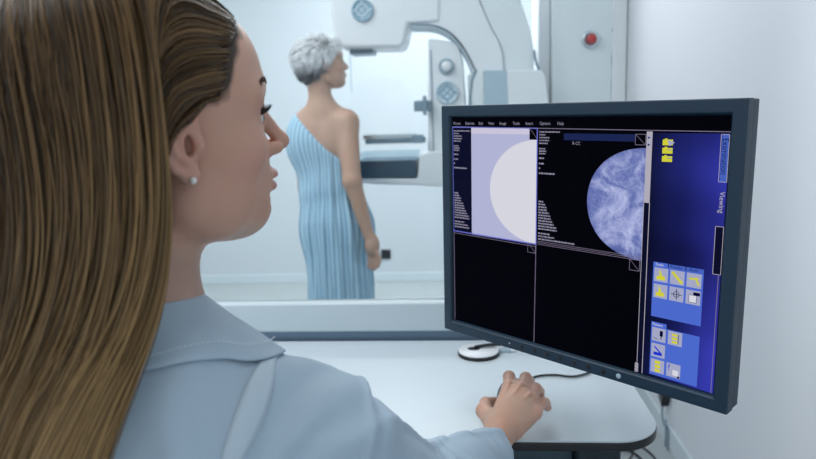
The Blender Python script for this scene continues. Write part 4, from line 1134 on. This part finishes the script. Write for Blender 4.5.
def gown_sdf(p):
    d = p_torso(p, .014)
    d = smin(d, cap(p, (pSL[0] + .015, pSL[1], pSL[2] - .01), (pSL[0] + .05, PY + .02, zch), .056, .08), .04)
    d = smin(d, chain(p, [(TX + .030, PY + .04, zhi), (BX - .002, PY + .03, .35)], [.142, .146], .02), .05)
    a = np.arctan2(p[:, 1] - GC[1], p[:, 0] - GC[0]); low = np.clip((zch + .02 - p[:, 2]) / .3, 0, 1)
    d = d + low * (.0055 * np.sin(a * 13 + 5 * p[:, 2]) + .004 * np.sin(a * 23 - 7 * p[:, 2])) + .004 * wav(p, 20, 5)
    top = (p - gA.astype(f4)) @ gn.astype(f4) + .004 * np.sin(p[:, 0] * 30)
    d = smax(d, top, .008)
    return np.maximum(d, .36 - p[:, 2])
V1 = surface_net(patient_sdf, (PX - .45, PY - .24, .50), (PX + .35, PY + .48, 1.68), .0042)
V3_ = surface_net(patient_sdf, (PX - .45, PY - .22, .0), (PX + .35, PY + .48, .508), .008)
V, Fc = merge([V1, V3_]); pc = face_color(PH.loc(V.astype(f4)), (.58, .36, .27), None)
def p_scalp(q):
    f_, u_ = q[:, 0], q[:, 2]
    lim = np.interp(f_, [-.2, -.035, -.015, .010, .022, .05, .075, .2], [-.050, -.040, .018, .012, .040, .070, .094, .25]); return u_ - lim
w = (p_scalp(PH.loc(V.astype(f4))) > 0)[:, None]; pc = np.where(w, np.array((.35, .36, .38)), pc)
PBASE = np.array((PX, PY, 0.0))
patient = mesh_from('standing_person', V, Fc, M_skin, None, PBASE, pc)
tag(patient, 'standing person with short grey-white hair in a one-shouldered blue striped gown, behind glass', 'person')
def gown_material():
    m = mat('striped_gown_cloth', (.3, .5, .65), .85, spec=.2); nt = m.node_tree; b = nt.nodes['Principled BSDF']
    tc = nt.nodes.new('ShaderNodeTexCoord'); mp = nt.nodes.new('ShaderNodeMapping'); mp.inputs['Location'].default_value = (-(GC[0] - PX), -(GC[1] - PY), 0)
    nt.links.new(tc.outputs['Object'], mp.inputs[0])
    g = nt.nodes.new('ShaderNodeTexGradient'); g.gradient_type = 'RADIAL'; nt.links.new(mp.outputs[0], g.inputs[0])
    def mth(op, a, v=None):
        x = nt.nodes.new('ShaderNodeMath'); x.operation = op; nt.links.new(a, x.inputs[0])
        if v is not None: x.inputs[1].default_value = v
        return x.outputs[0]
    fr = mth('FRACT', mth('MULTIPLY', g.outputs['Fac'], 46.0))
    cr = nt.nodes.new('ShaderNodeValToRGB'); el = cr.color_ramp.elements
    el[0].position = 0; el[0].color = (.44, .65, .80, 1); el[1].position = 1; el[1].color = (.44, .65, .80, 1)
    for p_, c_ in ((.42, (.44, .65, .80, 1)), (.50, (.17, .34, .52, 1)), (.66, (.17, .34, .52, 1)), (.74, (.52, .70, .80, 1)), (.86, (.52, .70, .80, 1))):
        x = el.new(p_); x.color = c_
    nt.links.new(fr, cr.inputs[0]); nt.links.new(cr.outputs[0], b.inputs['Base Color'])
    return m
gV, gF = surface_net(gown_sdf, (PX - .45, PY - .25, .34), (PX + .36, PY + .36, 1.36), .0050)
gown = mesh_from('gown', gV, gF, gown_material(), patient, PBASE); gown['label'] = 'light blue gown with dark vertical stripes, open over the right shoulder'
eye_parts(PH, patient, PBASE, False)
# short grey hair
def comb_short(q, P, k, camp, wander, q0):
    f_, u_ = q[:, 0], q[:, 2]
    c = q - np.array((-.012, 0, .040)); c /= (np.linalg.norm(c, axis=1, keepdims=True) + 1e-9)
    loc = np.stack([-.45 + 0 * f_, 0 * f_, -.75 - .2 * (u_ < .05)], 1) + c * (.75 * np.clip((u_ - .01) / .06, 0, 1))[:, None] + np.array((.25, 0, .1)) * np.clip((f_ - .03) / .04, 0, 1)[:, None]
    return loc @ PH.M.T.astype(float) + camp * .30 + wander * 2.2
collp = lambda p: head_sdf(PH.loc(p)) * PH.s
def coll2(p):
    q = PH.loc(p); d = ell(q, (-.005, 0, .045), (.094, .073, .082)); return smin(d, ell(q, (.030, 0, .055), (.062, .062, .062)), .02) * PH.s
S, Nn, clay, r, cl_ = grow_hair(PH, 5200, 7, .0068, comb_short, (.001, .010), .001, coll2, lambda q: p_scalp(q) > 0, 9)
HV, HFc = ribbon_mesh(S, Nn, .0024, r)
low = np.clip((np.array([.0]) + .02 - PH.loc(S.reshape(-1, 3).astype(f4))[:, 2].reshape(S.shape[:2])) / .05, 0, 1)[:, :, None]
mixr = np.clip(.5 + .35 * clay[:, None] + r.normal(size=(len(S), 1)) * .2, 0, 1)[:, :, None]
hc = (np.array((.86, .87, .90)) * (1 - mixr) + np.array((.97, .97, .98)) * mixr); hc = hc * (1 - low) + np.array((.09, .10, .12)) * low + 0 * S
ph = mesh_from('hair', HV, HFc, M_ghair, patient, PBASE, np.repeat(hc.reshape(-1, 3), 2, axis=0)); ph['label'] = 'short grey-white hair, darker at the nape'
